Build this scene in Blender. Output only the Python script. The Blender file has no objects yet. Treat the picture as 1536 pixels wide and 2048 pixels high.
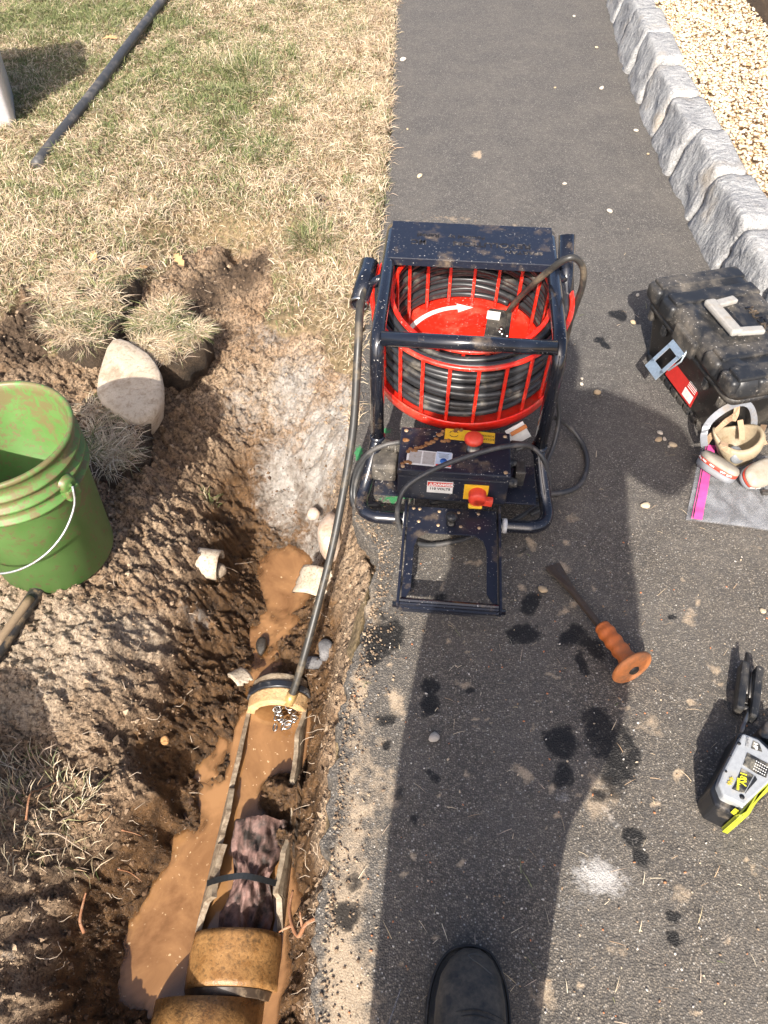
import bpy, bmesh, math, random
import numpy as np
from mathutils import Vector, Matrix

# ------------------------------------------------------------------ camera, sky, sun, exposure
SC = bpy.context.scene
COL = SC.collection
F, PITCH, H = 1500.0, math.radians(50.5), 1.5          # focal length in photo pixels, downward pitch, eye height
SUN_EL, SUN_AZ = math.radians(39), math.radians(11)     # sun behind the viewer, a little to the left
cd = bpy.data.cameras.new('camera'); cam = bpy.data.objects.new('camera', cd); COL.objects.link(cam)
cd.sensor_fit = 'VERTICAL'; cd.sensor_height = 24; cd.lens = F / 2048 * 24; cd.clip_start = 0.01; cd.clip_end = 500
cam.location = (0, 0, H); cam.rotation_euler = (math.pi / 2 - PITCH, 0, 0); SC.camera = cam
w = bpy.data.worlds.new('World'); SC.world = w; w.use_nodes = True
nt = w.node_tree; bg = nt.nodes['Background']; sky = nt.nodes.new('ShaderNodeTexSky'); sky.sky_type = 'NISHITA'
sky.sun_disc = False; sky.air_density = .6; sky.dust_density = 4.0; sky.ozone_density = .6; sky.sun_elevation = SUN_EL; sky.sun_rotation = math.pi + SUN_AZ
nt.links.new(sky.outputs[0], bg.inputs[0]); bg.inputs[1].default_value = 0.15
sl = bpy.data.lights.new('sun', 'SUN'); sl.energy = 4.7; sl.angle = math.radians(0.53); sl.color = (1, 0.94, 0.85)
so = bpy.data.objects.new('sun', sl); COL.objects.link(so)
SUND = Vector((math.sin(SUN_AZ) * math.cos(SUN_EL), math.cos(SUN_AZ) * math.cos(SUN_EL), -math.sin(SUN_EL)))
so.rotation_euler = SUND.to_track_quat('-Z', 'Y').to_euler(); so.location = (-2, -6, 6)
SC.view_settings.view_transform = 'Standard'; SC.view_settings.look = 'None'; SC.view_settings.exposure = 0.9
SC.view_settings.gamma = 1; SC.view_settings.use_curve_mapping = False

# ------------------------------------------------------------------ helpers
SP, CP = math.sin(PITCH), math.cos(PITCH)
def G(px, py, z=0.0):
    """world point at height z seen at photo pixel (px, py)"""
    dx, dy = (px - 768) / F, (1024 - py) / F
    d = Vector((dx, dy * SP + CP, dy * CP - SP)); t = (z - H) / d.z
    return Vector((0, 0, H)) + d * t
def GA(pts, z=0.0): return [G(p[0], p[1], p[2] if len(p) > 2 else z) for p in pts]

rng = np.random.default_rng(7); random.seed(7)
_tab = [rng.random((257, 257)) for _ in range(8)]
for t_ in _tab: t_[256] = t_[0]; t_[:, 256] = t_[:, 0]
def vn(x, y, s=0):
    t = _tab[s % 8]; x = np.asarray(x, float) + s * 17.3; y = np.asarray(y, float) + s * 5.1
    xi = np.floor(x).astype(int); yi = np.floor(y).astype(int); fx = x - xi; fy = y - yi
    fx = fx * fx * (3 - 2 * fx); fy = fy * fy * (3 - 2 * fy); xi &= 255; yi &= 255
    return (t[xi, yi] * (1 - fx) + t[xi + 1, yi] * fx) * (1 - fy) + (t[xi, yi + 1] * (1 - fx) + t[xi + 1, yi + 1] * fx) * fy
def fbm(x, y, s=0, o=4):
    r = 0; a = 0.5; n = 0
    for k in range(o): r = r + a * vn(x * 2 ** k, y * 2 ** k, s + k); n += a; a *= .5
    return r / n
def sstep(a, b, x): t = np.clip((x - a) / (b - a), 0, 1); return t * t * (3 - 2 * t)
def inpoly(px, py, poly):
    px = np.asarray(px); py = np.asarray(py); r = np.zeros(px.shape, bool); n = len(poly); j = n - 1
    for i in range(n):
        xi, yi = poly[i]; xj, yj = poly[j]
        c = ((yi > py) != (yj > py)) & (px < (xj - xi) * (py - yi) / (yj - yi + 1e-12) + xi); r ^= c; j = i
    return r
def project(x, y, z):
    z = z - H; dep = y * CP - z * SP; up = y * SP + z * CP
    return 768 + F * x / dep, 1024 - F * up / dep

class MB:
    """collects shapes for one mesh object"""
    def __init__(s): s.v = []; s.f = []; s.sm = []
    def add(s, v, f, smooth=True):
        o = len(s.v); s.v += [tuple(p) for p in v]; s.f += [tuple(i + o for i in q) for q in f]; s.sm += [smooth] * len(f); return s
    def box(s, c, d, rot=None, bev=0.0, smooth=False):
        bm = bmesh.new(); bmesh.ops.create_cube(bm, size=1)
        bmesh.ops.scale(bm, vec=d, verts=bm.verts)
        if bev > 0: bmesh.ops.bevel(bm, geom=bm.edges[:], offset=bev, segments=2, affect='EDGES', profile=.5)
        m = Matrix.Translation(c) @ (rot.to_4x4() if rot else Matrix())
        bmesh.ops.transform(bm, matrix=m, verts=bm.verts); return s.bm(bm, smooth)
    def bm(s, bm, smooth=False):
        bm.verts.index_update(); s.add([v.co for v in bm.verts], [[v.index for v in f.verts] for f in bm.faces], smooth); bm.free(); return s
    def tube(s, pts, r, seg=10, closed=False, caps=True, sub=0):
        P = [Vector(p) for p in pts]
        R = list(r) if hasattr(r, '__len__') else [r] * len(P)
        if sub: P, R = spline(P, R, sub, closed)
        n = len(P); T = []
        for i in range(n):
            a = P[(i - 1) % n] if closed or i > 0 else P[i]; b = P[(i + 1) % n] if closed or i < n - 1 else P[i]
            T.append((b - a).normalized())
        u = T[0].orthogonal().normalized(); V = []
        for i in range(n):
            u = (u - T[i] * u.dot(T[i])).normalized(); w_ = T[i].cross(u)
            for k in range(seg):
                a = 2 * math.pi * k / seg; V.append(P[i] + (u * math.cos(a) + w_ * math.sin(a)) * R[i])
        Fc = []
        for i in range(n if closed else n - 1):
            for k in range(seg):
                a, b = i * seg + k, i * seg + (k + 1) % seg; c, d = ((i + 1) % n) * seg + (k + 1) % seg, ((i + 1) % n) * seg + k
                Fc.append((a, b, c, d))
        if caps and not closed: Fc += [tuple(reversed(range(seg))), tuple(range((n - 1) * seg, n * seg))]
        return s.add(V, Fc)
    def lathe(s, prof, seg=32, c=(0, 0, 0), rot=None, ang=2 * math.pi, smooth=True):
        V = []; full = abs(ang - 2 * math.pi) < 1e-6; m = seg if full else seg + 1; n = len(prof); rm = rot or Matrix.Identity(3)
        for k in range(m):
            a = ang * k / seg
            for (r, z) in prof: V.append(Vector(c) + rm @ Vector((r * math.cos(a), r * math.sin(a), z)))
        Fc = []
        for k in range(seg):
            for j in range(n - 1):
                a, b = k * n + j, ((k + 1) % m) * n + j; Fc.append((a, b, b + 1, a + 1))
        return s.add(V, Fc, smooth)
    def prism(s, poly, z0, z1, bev=0.0):
        """poly: world xy list (counter clockwise or not); extruded z0..z1"""
        bm = bmesh.new(); vs = [bm.verts.new((p[0], p[1], z0)) for p in poly]; f = bm.faces.new(vs)
        r = bmesh.ops.extrude_face_region(bm, geom=[f]); up = [g for g in r['geom'] if isinstance(g, bmesh.types.BMVert)]
        bmesh.ops.translate(bm, vec=(0, 0, z1 - z0), verts=up); bmesh.ops.recalc_face_normals(bm, faces=bm.faces)
        if bev > 0: bmesh.ops.bevel(bm, geom=bm.edges[:], offset=bev, segments=2, affect='EDGES', profile=.5)
        return s.bm(bm)
    def loft(s, rings, closed_ends=True, smooth=True):
        n = len(rings[0]); V = [p for r in rings for p in r]; Fc = []
        for i in range(len(rings) - 1):
            for k in range(n): Fc.append((i * n + k, i * n + (k + 1) % n, (i + 1) * n + (k + 1) % n, (i + 1) * n + k))
        if closed_ends: Fc += [tuple(reversed(range(n))), tuple(range((len(rings) - 1) * n, len(rings) * n))]
        return s.add(V, Fc, smooth)
    def ribbon(s, pts, wdt, th, up=None, sub=4):
        """flat strap following pts; up: list of width directions"""
        P = [Vector(p) for p in pts]; W = [Vector(u).normalized() for u in up]
        if sub:
            P2, _ = spline(P, [0] * len(P), sub); W2, _ = spline(W, [0] * len(W), sub); P, W = P2, [x.normalized() for x in W2]
        rings = []
        for i in range(len(P)):
            t = (P[min(i + 1, len(P) - 1)] - P[max(i - 1, 0)]).normalized(); wv = (W[i] - t * W[i].dot(t)).normalized(); nv = t.cross(wv)
            rings.append([P[i] + wv * wdt / 2 + nv * th / 2, P[i] - wv * wdt / 2 + nv * th / 2, P[i] - wv * wdt / 2 - nv * th / 2, P[i] + wv * wdt / 2 - nv * th / 2])
        return s.loft(rings, True, False)
    def build(s, name, mat=None, parent=None, world=False):
        me = bpy.data.meshes.new(name); V = s.v
        if world and parent is not None:
            inv = ROOTM[root_of(parent).name].inverted(); V = [tuple(inv @ Vector(p)) for p in V]
        me.from_pydata(V, [], s.f); me.polygons.foreach_set('use_smooth', s.sm)
        bm = bmesh.new(); bm.from_mesh(me); bmesh.ops.recalc_face_normals(bm, faces=bm.faces); bm.to_mesh(me); bm.free()
        me.update(); return link(name, me, mat, parent)
def spline(P, R, sub, closed=False):
    n = len(P); out = []; ro = []
    for i in range(n if closed else n - 1):
        p0 = P[(i - 1) % n] if closed or i > 0 else P[i] * 2 - P[i + 1]; p1 = P[i]; p2 = P[(i + 1) % n]
        p3 = P[(i + 2) % n] if closed or i < n - 2 else p2 * 2 - p1
        for k in range(sub):
            t = k / sub; out.append(0.5 * ((2 * p1) + (p2 - p0) * t + (2 * p0 - 5 * p1 + 4 * p2 - p3) * t * t + (3 * p1 - p0 - 3 * p2 + p3) * t ** 3))
            ro.append(R[i] * (1 - t) + R[(i + 1) % n] * t)
    if not closed: out.append(P[-1]); ro.append(R[-1])
    return out, ro
ROOTM = {}
def root_of(o):
    while o.parent is not None: o = o.parent
    return o
def link(name, me, mat=None, parent=None):
    o = bpy.data.objects.new(name, me); COL.objects.link(o)
    if mat is not None and len(me.materials) == 0: me.materials.append(mat)
    if parent is not None: o.parent = parent
    return o
def thing(name, label, cat, loc=(0, 0, 0), rz=0.0, group=None):
    o = bpy.data.objects.new(name, None); o.empty_display_size = .05; COL.objects.link(o); o.location = loc; o.rotation_euler = (0, 0, rz)
    ROOTM[o.name] = Matrix.Translation(loc) @ Matrix.Rotation(rz, 4, 'Z'); return tag(o, label, cat, group)
def tag(o, label=None, cat=None, group=None, kind=None):
    if label: o['label'] = label
    if cat: o['category'] = cat
    if group: o['group'] = group
    if kind: o['kind'] = kind
    return o
def fastmesh(name, V, Fl, attrs=None, smooth=True):
    """V (n,3) array, Fl (m,k) index array (all faces same size)"""
    me = bpy.data.meshes.new(name); V = np.asarray(V, np.float32); Fl = np.asarray(Fl, np.int32); k = Fl.shape[1]
    me.vertices.add(len(V)); me.vertices.foreach_set('co', V.ravel())
    me.loops.add(Fl.size); me.loops.foreach_set('vertex_index', Fl.ravel())
    me.polygons.add(len(Fl)); me.polygons.foreach_set('loop_start', np.arange(0, Fl.size, k, dtype=np.int32))
    me.polygons.foreach_set('loop_total', np.full(len(Fl), k, np.int32)); me.polygons.foreach_set('use_smooth', np.full(len(Fl), smooth))
    for n, a in (attrs or {}).items():
        a = np.asarray(a, np.float32)
        if a.ndim == 2:
            at = me.attributes.new(n, 'FLOAT_COLOR', 'POINT'); c = np.ones((len(V), 4), np.float32); c[:, :3] = a; at.data.foreach_set('color', c.ravel())
        else:
            at = me.attributes.new(n, 'FLOAT', 'POINT'); at.data.foreach_set('value', a.ravel())
    me.update(calc_edges=True); me.validate(); return me
def text_mesh(body, size, depth=0.0006, bold=0.0):
    cu = bpy.data.curves.new('lettering', 'FONT'); cu.body = body; cu.size = size; cu.align_x = 'CENTER'; cu.align_y = 'CENTER'
    cu.extrude = depth; cu.offset = bold; cu.resolution_u = 3
    o = bpy.data.objects.new('lettering', cu); COL.objects.link(o); dg = bpy.context.evaluated_depsgraph_get()
    me = bpy.data.meshes.new_from_object(o.evaluated_get(dg)); bpy.data.objects.remove(o); bpy.data.curves.remove(cu); return me
def text(name, body, size, mat, parent, m4, depth=.0006, sx=1.0, bold=0.0):
    me = text_mesh(body, size, depth, bold); me.transform(m4 @ Matrix.Diagonal((sx, 1, 1, 1))); me.materials.clear(); return link(name, me, mat, parent)

# ------------------------------------------------------------------ materials
class NB:
    def __init__(s, name):
        s.m = bpy.data.materials.new(name); s.m.use_nodes = True; s.t = s.m.node_tree; s.b = s.t.nodes['Principled BSDF']; s.n = s.t.nodes
        s.tc = None
    def new(s, t, **k):
        n = s.n.new(t)
        for a, v in k.items(): setattr(n, a, v)
        return n
    def L(s, a, b): s.t.links.new(a, b)
    def co(s):
        if s.tc is None: s.tc = s.new('ShaderNodeTexCoord')
        return s.tc.outputs['Object']
    def noise(s, scale, detail=4, rough=.6, dist=0.0, out=0):
        n = s.new('ShaderNodeTexNoise'); n.inputs['Scale'].default_value = scale; n.inputs['Detail'].default_value = detail
        n.inputs['Roughness'].default_value = rough; n.inputs['Distortion'].default_value = dist; s.L(s.co(), n.inputs['Vector']); return n.outputs[out]
    def voro(s, scale, feature='F1', out='Distance', rnd=1.0):
        n = s.new('ShaderNodeTexVoronoi', feature=feature); n.inputs['Scale'].default_value = scale; n.inputs['Randomness'].default_value = rnd
        s.L(s.co(), n.inputs['Vector']); return n.outputs[out]
    def ramp(s, f, stops, interp='LINEAR'):
        r = s.new('ShaderNodeValToRGB'); cr = r.color_ramp; cr.interpolation = interp
        while len(cr.elements) < len(stops): cr.elements.new(.5)
        for e, (p, c) in zip(cr.elements, stops): e.position = p; e.color = (*c, 1) if hasattr(c, '__len__') else (c, c, c, 1)
        s.L(f, r.inputs[0]); return r.outputs[0]
    def mix(s, f, a, b, mode='MIX'):
        n = s.new('ShaderNodeMix', data_type='RGBA', blend_type=mode)
        for v, i in ((f, 0), (a, 6), (b, 7)):
            if isinstance(v, (int, float)): n.inputs[i].default_value = v if i == 0 else (v, v, v, 1)
            elif isinstance(v, tuple): n.inputs[i].default_value = (*v, 1)
            else: s.L(v, n.inputs[i])
        return n.outputs[2]
    def math(s, op, a, b=0.0, clamp=False):
        n = s.new('ShaderNodeMath', operation=op, use_clamp=clamp)
        for v, i in ((a, 0), (b, 1)):
            if isinstance(v, (int, float)): n.inputs[i].default_value = v
            else: s.L(v, n.inputs[i])
        return n.outputs[0]
    def attr(s, n, out='Fac'):
        a = s.new('ShaderNodeAttribute'); a.attribute_name = n; return a.outputs[out]
    def set(s, k, v):
        if isinstance(v, (int, float)): s.b.inputs[k].default_value = v
        elif isinstance(v, tuple): s.b.inputs[k].default_value = (*v, 1)
        else: s.L(v, s.b.inputs[k])
    def bump(s, h, strength=.5, dist=.002, prev=None):
        n = s.new('ShaderNodeBump'); n.inputs['Strength'].default_value = strength; n.inputs['Distance'].default_value = dist; s.L(h, n.inputs['Height'])
        if prev is not None: s.L(prev, n.inputs['Normal'])
        s.L(n.outputs[0], s.b.inputs['Normal']); return n.outputs[0]
def worn(name, c, rough=.5, metal=0.0, dirt=(.22, .16, .10), amt=.35, scale=14, var=.2, bump=.15, speck=0.0, speckc=(.45, .42, .38), coat=0.0):
    """paint, plastic or metal with dust, mottling and specks of wear"""
    b = NB(name); c2 = tuple(x * (1 - var) for x in c); n1 = b.noise(scale, 6, .65); n2 = b.noise(scale * 5, 5, .7)
    col = b.mix(b.ramp(n2, [(.35, 0), (.7, 1)]), c, c2)
    d = b.ramp(n1, [(.63 - .33 * amt, 0), (.63 - .33 * amt + .17, .85)]); d = b.mix(1.0, d, b.ramp(n2, [(.30, .25), (.62, 1)]), 'MULTIPLY'); col = b.mix(d, col, dirt)
    r = b.math('ADD', b.math('MULTIPLY', d, .35), rough)
    if speck > 0:
        sp = b.ramp(b.noise(190, 2, .5), [(1 - speck, 0), (1 - speck + .03, 1)]); sp = b.math('MULTIPLY', sp, b.ramp(b.noise(9, 3), [(.4, 0), (.6, 1)]))
        col = b.mix(sp, col, speckc)
    b.set('Base Color', col); b.set('Roughness', r); b.set('Metallic', metal); b.set('Coat Weight', coat)
    if bump: b.bump(n2, bump, .001)
    return b.m
MT = {}
MT['black_paint'] = worn('black_paint', (.010, .012, .019), .22, 0, amt=.20, speck=.315, bump=.05, coat=.5)
MT['black_plate'] = worn('black_plate', (.013, .016, .028), .38, 0, amt=.25, speck=.325, bump=.08)
MT['black_plastic'] = worn('black_plastic', (.017, .018, .020), .42, 0, dirt=(.15, .13, .105), amt=.52, scale=9, bump=.2, speck=.32)
MT['black_dark'] = worn('black_dark', (.008, .008, .009), .55, 0, amt=.2)
MT['red_paint'] = worn('red_paint', (.80, .022, .010), .32, 0, dirt=(.42, .10, .06), amt=.42, scale=14, var=.18, bump=.06, speck=.33, coat=.3)
MT['red_plastic'] = worn('red_plastic', (.72, .06, .03), .4, 0, dirt=(.6, .16, .1), amt=.25)
MT['yellow'] = worn('yellow_print', (.80, .48, .03), .45, 0, amt=.16)
MT['white'] = worn('white_print', (.72, .71, .68), .5, 0, amt=.2)
MT['white_clean'] = worn('white_paint', (.82, .81, .78), .5, 0, dirt=(.6, .4, .3), amt=.12)
MT['grey_print'] = worn('grey_print', (.30, .30, .30), .5, 0, amt=.1)
MT['ink'] = worn('ink_print', (.02, .02, .02), .5, 0, amt=.05)
MT['steel'] = worn('steel', (.55, .54, .52), .28, 1, amt=.3)
MT['brass'] = worn('rusty_screw', (.50, .36, .22), .5, .5, dirt=(.25, .12, .05), amt=.45, scale=60)
MT['blue_print'] = worn('blue_print', (.03, .15, .5), .5, 0, amt=.1)
MT['cable'] = worn('cable_sheath', (.030, .031, .034), .36, 0, dirt=(.21, .18, .14), amt=.27, scale=16, bump=.15)
MT['hose'] = worn('dirty_hose', (.036, .034, .031), .42, 0, dirt=(.22, .17, .11), amt=.42, scale=13, bump=.15)
MT['cord'] = worn('cord_rubber', (.045, .046, .048), .42, 0, dirt=(.16, .14, .12), amt=.40, scale=20)

# ------------------------------------------------------------------ terrain: lawn, dug soil and trench
EY = np.array([-60, -3, .136, .323, .507, .676, .77, .863, .98, 1.10, 1.16, 1.21, 1.4, 1.7, 2.05, 2.755, 3.256, 5.17, 60])
EX = np.array([-.3, -.13, -.121, -.116, -.107, -.096, -.075, -.061, -.035, -.025, -.05, -.087, -.09, -.08, -.062, .0, .022, .071, 1.2])
def xedge(y): return np.interp(y, EY, EX)
WATER = -.42
CTRL = [  # photo pixel, photo pixel, height
    (-300, 0, .02), (0, 0, .02), (400, 0, .0), (780, 0, 0), (-300, 300, .03), (0, 300, .03), (400, 300, .02), (770, 300, 0), (0, 440, .03), (200, 430, .02), (330, 440, .02),
    (480, 430, .01), (600, 370, .0), (640, 385, -.05), (665, 400, 0), (760, 420, 0), (700, 520, 0), (600, 440, .02), (540, 440, .02), (440, 470, .02), (430, 486, -.02), (500, 500, -.08),
    (400, 520, -.12), (470, 545, -.14), (450, 505, -.10), (330, 560, -.04), (540, 520, -.02), (560, 600, -.07), (600, 540, .0), (640, 620, -.02), (690, 640, -.005), (500, 620, -.09),
    (240, 620, -.02), (250, 500, .03), (120, 540, .03), (20, 560, .02), (60, 640, .0), (30, 700, .0), (150, 720, -.02), (-200, 620, .02), (-200, 800, .02),
    (330, 680, -.05), (430, 700, -.10), (520, 690, -.10), (600, 690, -.08), (660, 700, -.04), (705, 720, -.02), (700, 840, -.04), (650, 800, -.11), (550, 780, -.15), (450, 800, -.17),
    (250, 830, -.03), (350, 850, -.08), (400, 900, -.15), (600, 880, -.20), (670, 880, -.12), (700, 930, -.05), (690, 1000, -.07), (650, 970, -.22), (560, 950, -.28), (470, 950, -.26), (500, 1020, -.37),
    (570, 1060, -.39), (640, 1050, -.34), (680, 1060, -.20), (300, 950, -.05), (330, 1050, -.09), (400, 1040, -.17), (450, 1060, -.28), (250, 1100, -.03),
    (120, 1180, .0), (-100, 1150, .0), (230, 1180, -.02), (330, 1150, -.10), (400, 1150, -.20), (455, 1150, -.31), (480, 1120, -.37), (500, 1180, -.39),
    (100, 1300, .0), (230, 1290, -.05), (330, 1280, -.16), (420, 1260, -.29), (470, 1260, -.36), (480, 1330, -.40), (20, 1400, .0), (-200, 1400, .0), (150, 1400, -.03), (250, 1390, -.11), (330, 1390, -.22),
    (420, 1380, -.34), (470, 1400, -.40), (100, 1460, -.05), (200, 1470, -.12), (290, 1480, -.24), (370, 1480, -.34), (420, 1490, -.405),
    (330, 1800, -.50), (300, 1880, -.50), (330, 1930, -.49), (380, 1650, -.50), (410, 1560, -.48), (450, 1500, -.45), (360, 1700, -.50), (420, 1620, -.49),
    (570, 1125, -.44), (610, 1130, -.45), (590, 1170, -.46), (560, 1200, -.46), (540, 1250, -.45), (525, 1300, -.45), (530, 1335, -.44), (640, 1104, -.38), (650, 1150, -.38), (635, 1190, -.37),
    (620, 1230, -.39), (620, 1270, -.355), (580, 1290, -.375), (600, 1330, -.37), (510, 1190, -.39), (485, 1290, -.40), (545, 1230, -.415), (525, 1292, -.405),
    (660, 1230, -.27), (690, 1180, -.16), (715, 1180, -.08), (735, 1130, -.07), (690, 1110, -.14), (700, 1240, -.10), (660, 1290, -.30), (690, 1300, -.09), (655, 1370, -.30), (672, 1370, -.09),
    (630, 1400, -.37), (640, 1470, -.31), (658, 1480, -.08), (625, 1520, -.38), (640, 1560, -.24), (652, 1600, -.08), (622, 1650, -.36), (640, 1680, -.12), (615, 1800, -.42), (628, 1780, -.2), (632, 1850, -.10), (600, 1950, -.43), (618, 1930, -.2), (620, 1990, -.10),
    (600, 2060, -.40), (616, 2060, -.12), (560, 1450, -.47), (450, 2080, -.43), (350, 2100, -.40), (500, 1450, -.40), (480, 1480, -.42),
]
CW = np.array([tuple(G(a, b, c)) for a, b, c in CTRL])
ext = [(-1.8, y, .02) for y in (-.5, .3, 1, 1.8)] + [(-1.2, -.4, .02), (-.7, -.4, -.1), (-.3, -.5, -.40), (-.14, -.5, -.1), (-.9, -.8, 0), (-.3, -.9, -.38), (-2.6, 1, .0), (-2.6, 3, .02), (-2.6, 5, 0)]
bank = []
for (yb, xw) in ((.60, -.44), (.52, -.50), (.43, -.555), (.34, -.585), (.25, -.595), (.20, -.575)):
    bank += [(xw + .012, yb, -.425), (xw - .035, yb, -.33), (xw - .085, yb, -.21), (xw - .14, yb, -.10 if yb < .5 else -.14)]
bank += [(-.53, .13, -.35), (-.45, .16, -.37), (-.45, .06, -.35), (-.53, .0, -.33), (-.48, .10, -.36), (-.42, .82, -.385), (-.40, .74, -.39), (-.44, .70, -.395), (-.395, .88, -.385), (-.47, .64, -.40)]
bank += [(-.86, .535, .0), (-.86, .46, .25), (-.80, .44, .23), (-.79, .39, .25), (-.92, .43, .28), (-.785, .32, .25), (-.95, .28, .28), (-.79, .24, .21), (-.715, .33, -.08), (-.715, .40, -.09), (-.72, .25, -.08), (-.90, .15, .18), (-1.05, .46, .27), (-1.05, .54, .01), (-1.2, .3, .27), (-.78, .10, -.03), (-1.0, .05, .03), (-.70, .0, -.10), (-.74, .46, -.05), (-.78, .58, -.05), (-.95, .58, .0), (-1.15, .6, .01), (-.68, .62, -.14)]
ext += bank
CW = np.vstack([CW, np.array(ext)])
d_ = np.hypot(CW[:, None, 0] - CW[None, :, 0], CW[:, None, 1] - CW[None, :, 1])
CWT = np.linalg.solve(d_ - 1.2e-2 * np.eye(len(CW)), CW[:, 2] - 0.0)
def axis_x(y): return np.interp(y, [0, .31, .9, 1.4], [-.345, -.33, -.288, -.25])
SOD = [[(92, 600), (130, 548), (220, 520), (268, 556), (245, 600), (215, 690), (150, 705), (104, 670)], [(262, 655), (330, 612), (400, 640), (405, 690), (345, 728), (285, 715)]]
PALE = [(110, 1300, 150, 110, 1), (270, 1230, 70, 60, .8), (40, 1410, 110, 60, .9), (560, 700, 120, 60, .6), (20, 1230, 80, 60, .8)]
def blob(pts, x, y, z0=0.0):
    r = np.zeros_like(x)
    for (px, py, rx, ry, s) in pts:
        c = G(px, py, z0); ex = (G(px + rx, py, z0) - c).length; ey = (G(px, py - ry, z0) - c).length
        r = np.maximum(r, s * np.exp(-1.2 * (((x - c.x) / ex) ** 2 + ((y - c.y) / ey) ** 2)))
    return r
def cells(x, y, sc, seed, rmin, rmax):
    """height of rounded crumbs packed in a jittered grid, in units of the cell size"""
    X, Y = x * sc, y * sc; xi = np.floor(X).astype(int); yi = np.floor(Y).astype(int); h = np.zeros_like(X)
    for di in (-1, 0, 1):
        for dj in (-1, 0, 1):
            a, b_ = (xi + di) & 255, (yi + dj) & 255; cx = xi + di + _tab[seed % 8][a, b_]; cy = yi + dj + _tab[(seed + 1) % 8][a, b_]; r = rmin + (rmax - rmin) * _tab[(seed + 2) % 8][a, b_] ** 2
            h = np.maximum(h, np.sqrt(np.maximum(0, r * r - (X - cx) ** 2 - (Y - cy) ** 2)))
    return h
def chunks(x, y, sc, seed):
    """broken clods: tilted facets with cracks between them"""
    X, Y = x * sc, y * sc; xi = np.floor(X).astype(int); yi = np.floor(Y).astype(int); d1 = np.full(X.shape, 9.0); d2 = d1.copy(); hh = np.zeros_like(X)
    for di in (-1, 0, 1):
        for dj in (-1, 0, 1):
            a, b_ = (xi + di) & 255, (yi + dj) & 255; ux = X - (xi + di + _tab[seed % 8][a, b_]); uy = Y - (yi + dj + _tab[(seed + 1) % 8][a, b_]); d = ux * ux + uy * uy
            h = (_tab[(seed + 2) % 8][a, b_] - .5) + (_tab[(seed + 3) % 8][a, b_] - .5) * 1.4 * ux + (_tab[(seed + 4) % 8][a, b_] - .5) * 1.4 * uy
            c = d < d1; d2 = np.where(c, d1, np.minimum(d2, d)); hh = np.where(c, h, hh); d1 = np.where(c, d, d1)
    return hh - .55 * (1 - sstep(.0, .16, np.sqrt(d2) - np.sqrt(d1)))
def terrain(X, Y, detail=True):
    sh = X.shape; x = X.ravel(); y = Y.ravel(); z = np.zeros_like(x)
    for i in range(0, len(x), 40000):
        s = slice(i, i + 40000); z[s] = np.hypot(x[s, None] - CW[None, :, 0], y[s, None] - CW[None, :, 1]) @ CWT
    far = np.maximum(np.maximum(-2.2 - x, x - .2), np.maximum(-.7 - y, y - 4.6)); z = z * (1 - sstep(0, .8, far))
    ax = np.abs(x - axis_x(y)); ch = (1 - sstep(.075, .115, ax)) * (1 - sstep(.84, .9, y)) * sstep(-.4, -.1, y); z = z * (1 - ch) + np.minimum(z, -.50) * ch
    m = G(555, 1590, -.42); z = z + .135 * np.exp(-(((x - m.x - .015) / .075) ** 2 + ((y - m.y) / .075) ** 2)) * (ax < .1)
    m = G(540, 1690, -.42); z = z + .11 * np.exp(-(((x - m.x - .02) / .05) ** 2 + ((y - m.y) / .05) ** 2)) * (ax < .1)
    if detail:
        pale_ = blob(PALE, x, y, -.03); dirt = dirtmask(x, y); dep = sstep(-.46, -.40, z)
        n = (fbm(x * 9, y * 9, 0, 3) - .5) * .05 + (fbm(x * 38, y * 38, 2, 3) - .5) * .026 + (np.abs(fbm(x * 80, y * 80, 3, 2) - .5) - .1) * .018
        n += (np.maximum(vn(x * 55, y * 55, 4), .55) - .55) * .035 * sstep(.4, .6, vn(x * 7, y * 7, 5))
        steep = sstep(-.05, -.15, z) * sstep(-.40, -.3, z); n += (fbm(x * 16 + y * 9, y * 30 - x * 22, 5, 3) - .5) * .07 * steep
        wx, wy = x + (vn(x * 60, y * 60, 1) - .5) * .012, y + (vn(x * 60, y * 60, 2) - .5) * .012; clodm = .35 + .65 * sstep(.35, .6, fbm(x * 6, y * 6, 4, 2))
        n += (cells(wx, wy, 30, 0, .05, .7) * .012 + cells(wx, wy, 60, 3, .1, .75) * .009) * clodm - .008
        n += (chunks(wx + (vn(x * 25, y * 25, 4) - .5) * .03, wy + (vn(x * 25, y * 25, 5) - .5) * .03, 17, 1) * .016 + chunks(wx, wy, 46, 4) * .011) * (1 - .6 * pale_) * (.25 + .75 * sstep(.38, .55, fbm(x * 4.5, y * 4.5, 6, 2)))
        n += (fbm(x * 70, y * 70, 6, 2) - .5) * .014
        n += (cells(wx, wy, 105, 5, .2, .8) * .006 + (fbm(x * 130, y * 130, 3, 2) - .5) * .010) * (1 - .4 * pale_)
        clay = np.exp(-(((x + .2) / .2) ** 2 + ((y - 1.5) / .28) ** 2)); n *= (1 - .5 * clay)
        lawn = (fbm(x * 6, y * 6, 1, 3) - .5) * .03 + (vn(x * 40, y * 40, 6) - .5) * .012
        z = z + n * dirt * (.25 + .75 * dep) + lawn * (1 - dirt) * sstep(0, .1, xedge(y) - x)
    xe = xedge(y); k = sstep(-.012, .004, x - xe); z = np.where(y < 1.9, z * (1 - k) + np.minimum(z, -.085) * k, z)
    k = sstep(-.02, .03, x - xe); z = np.where(y >= 1.9, z * (1 - k) - .09 * k, z)
    return z.reshape(sh)
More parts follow.
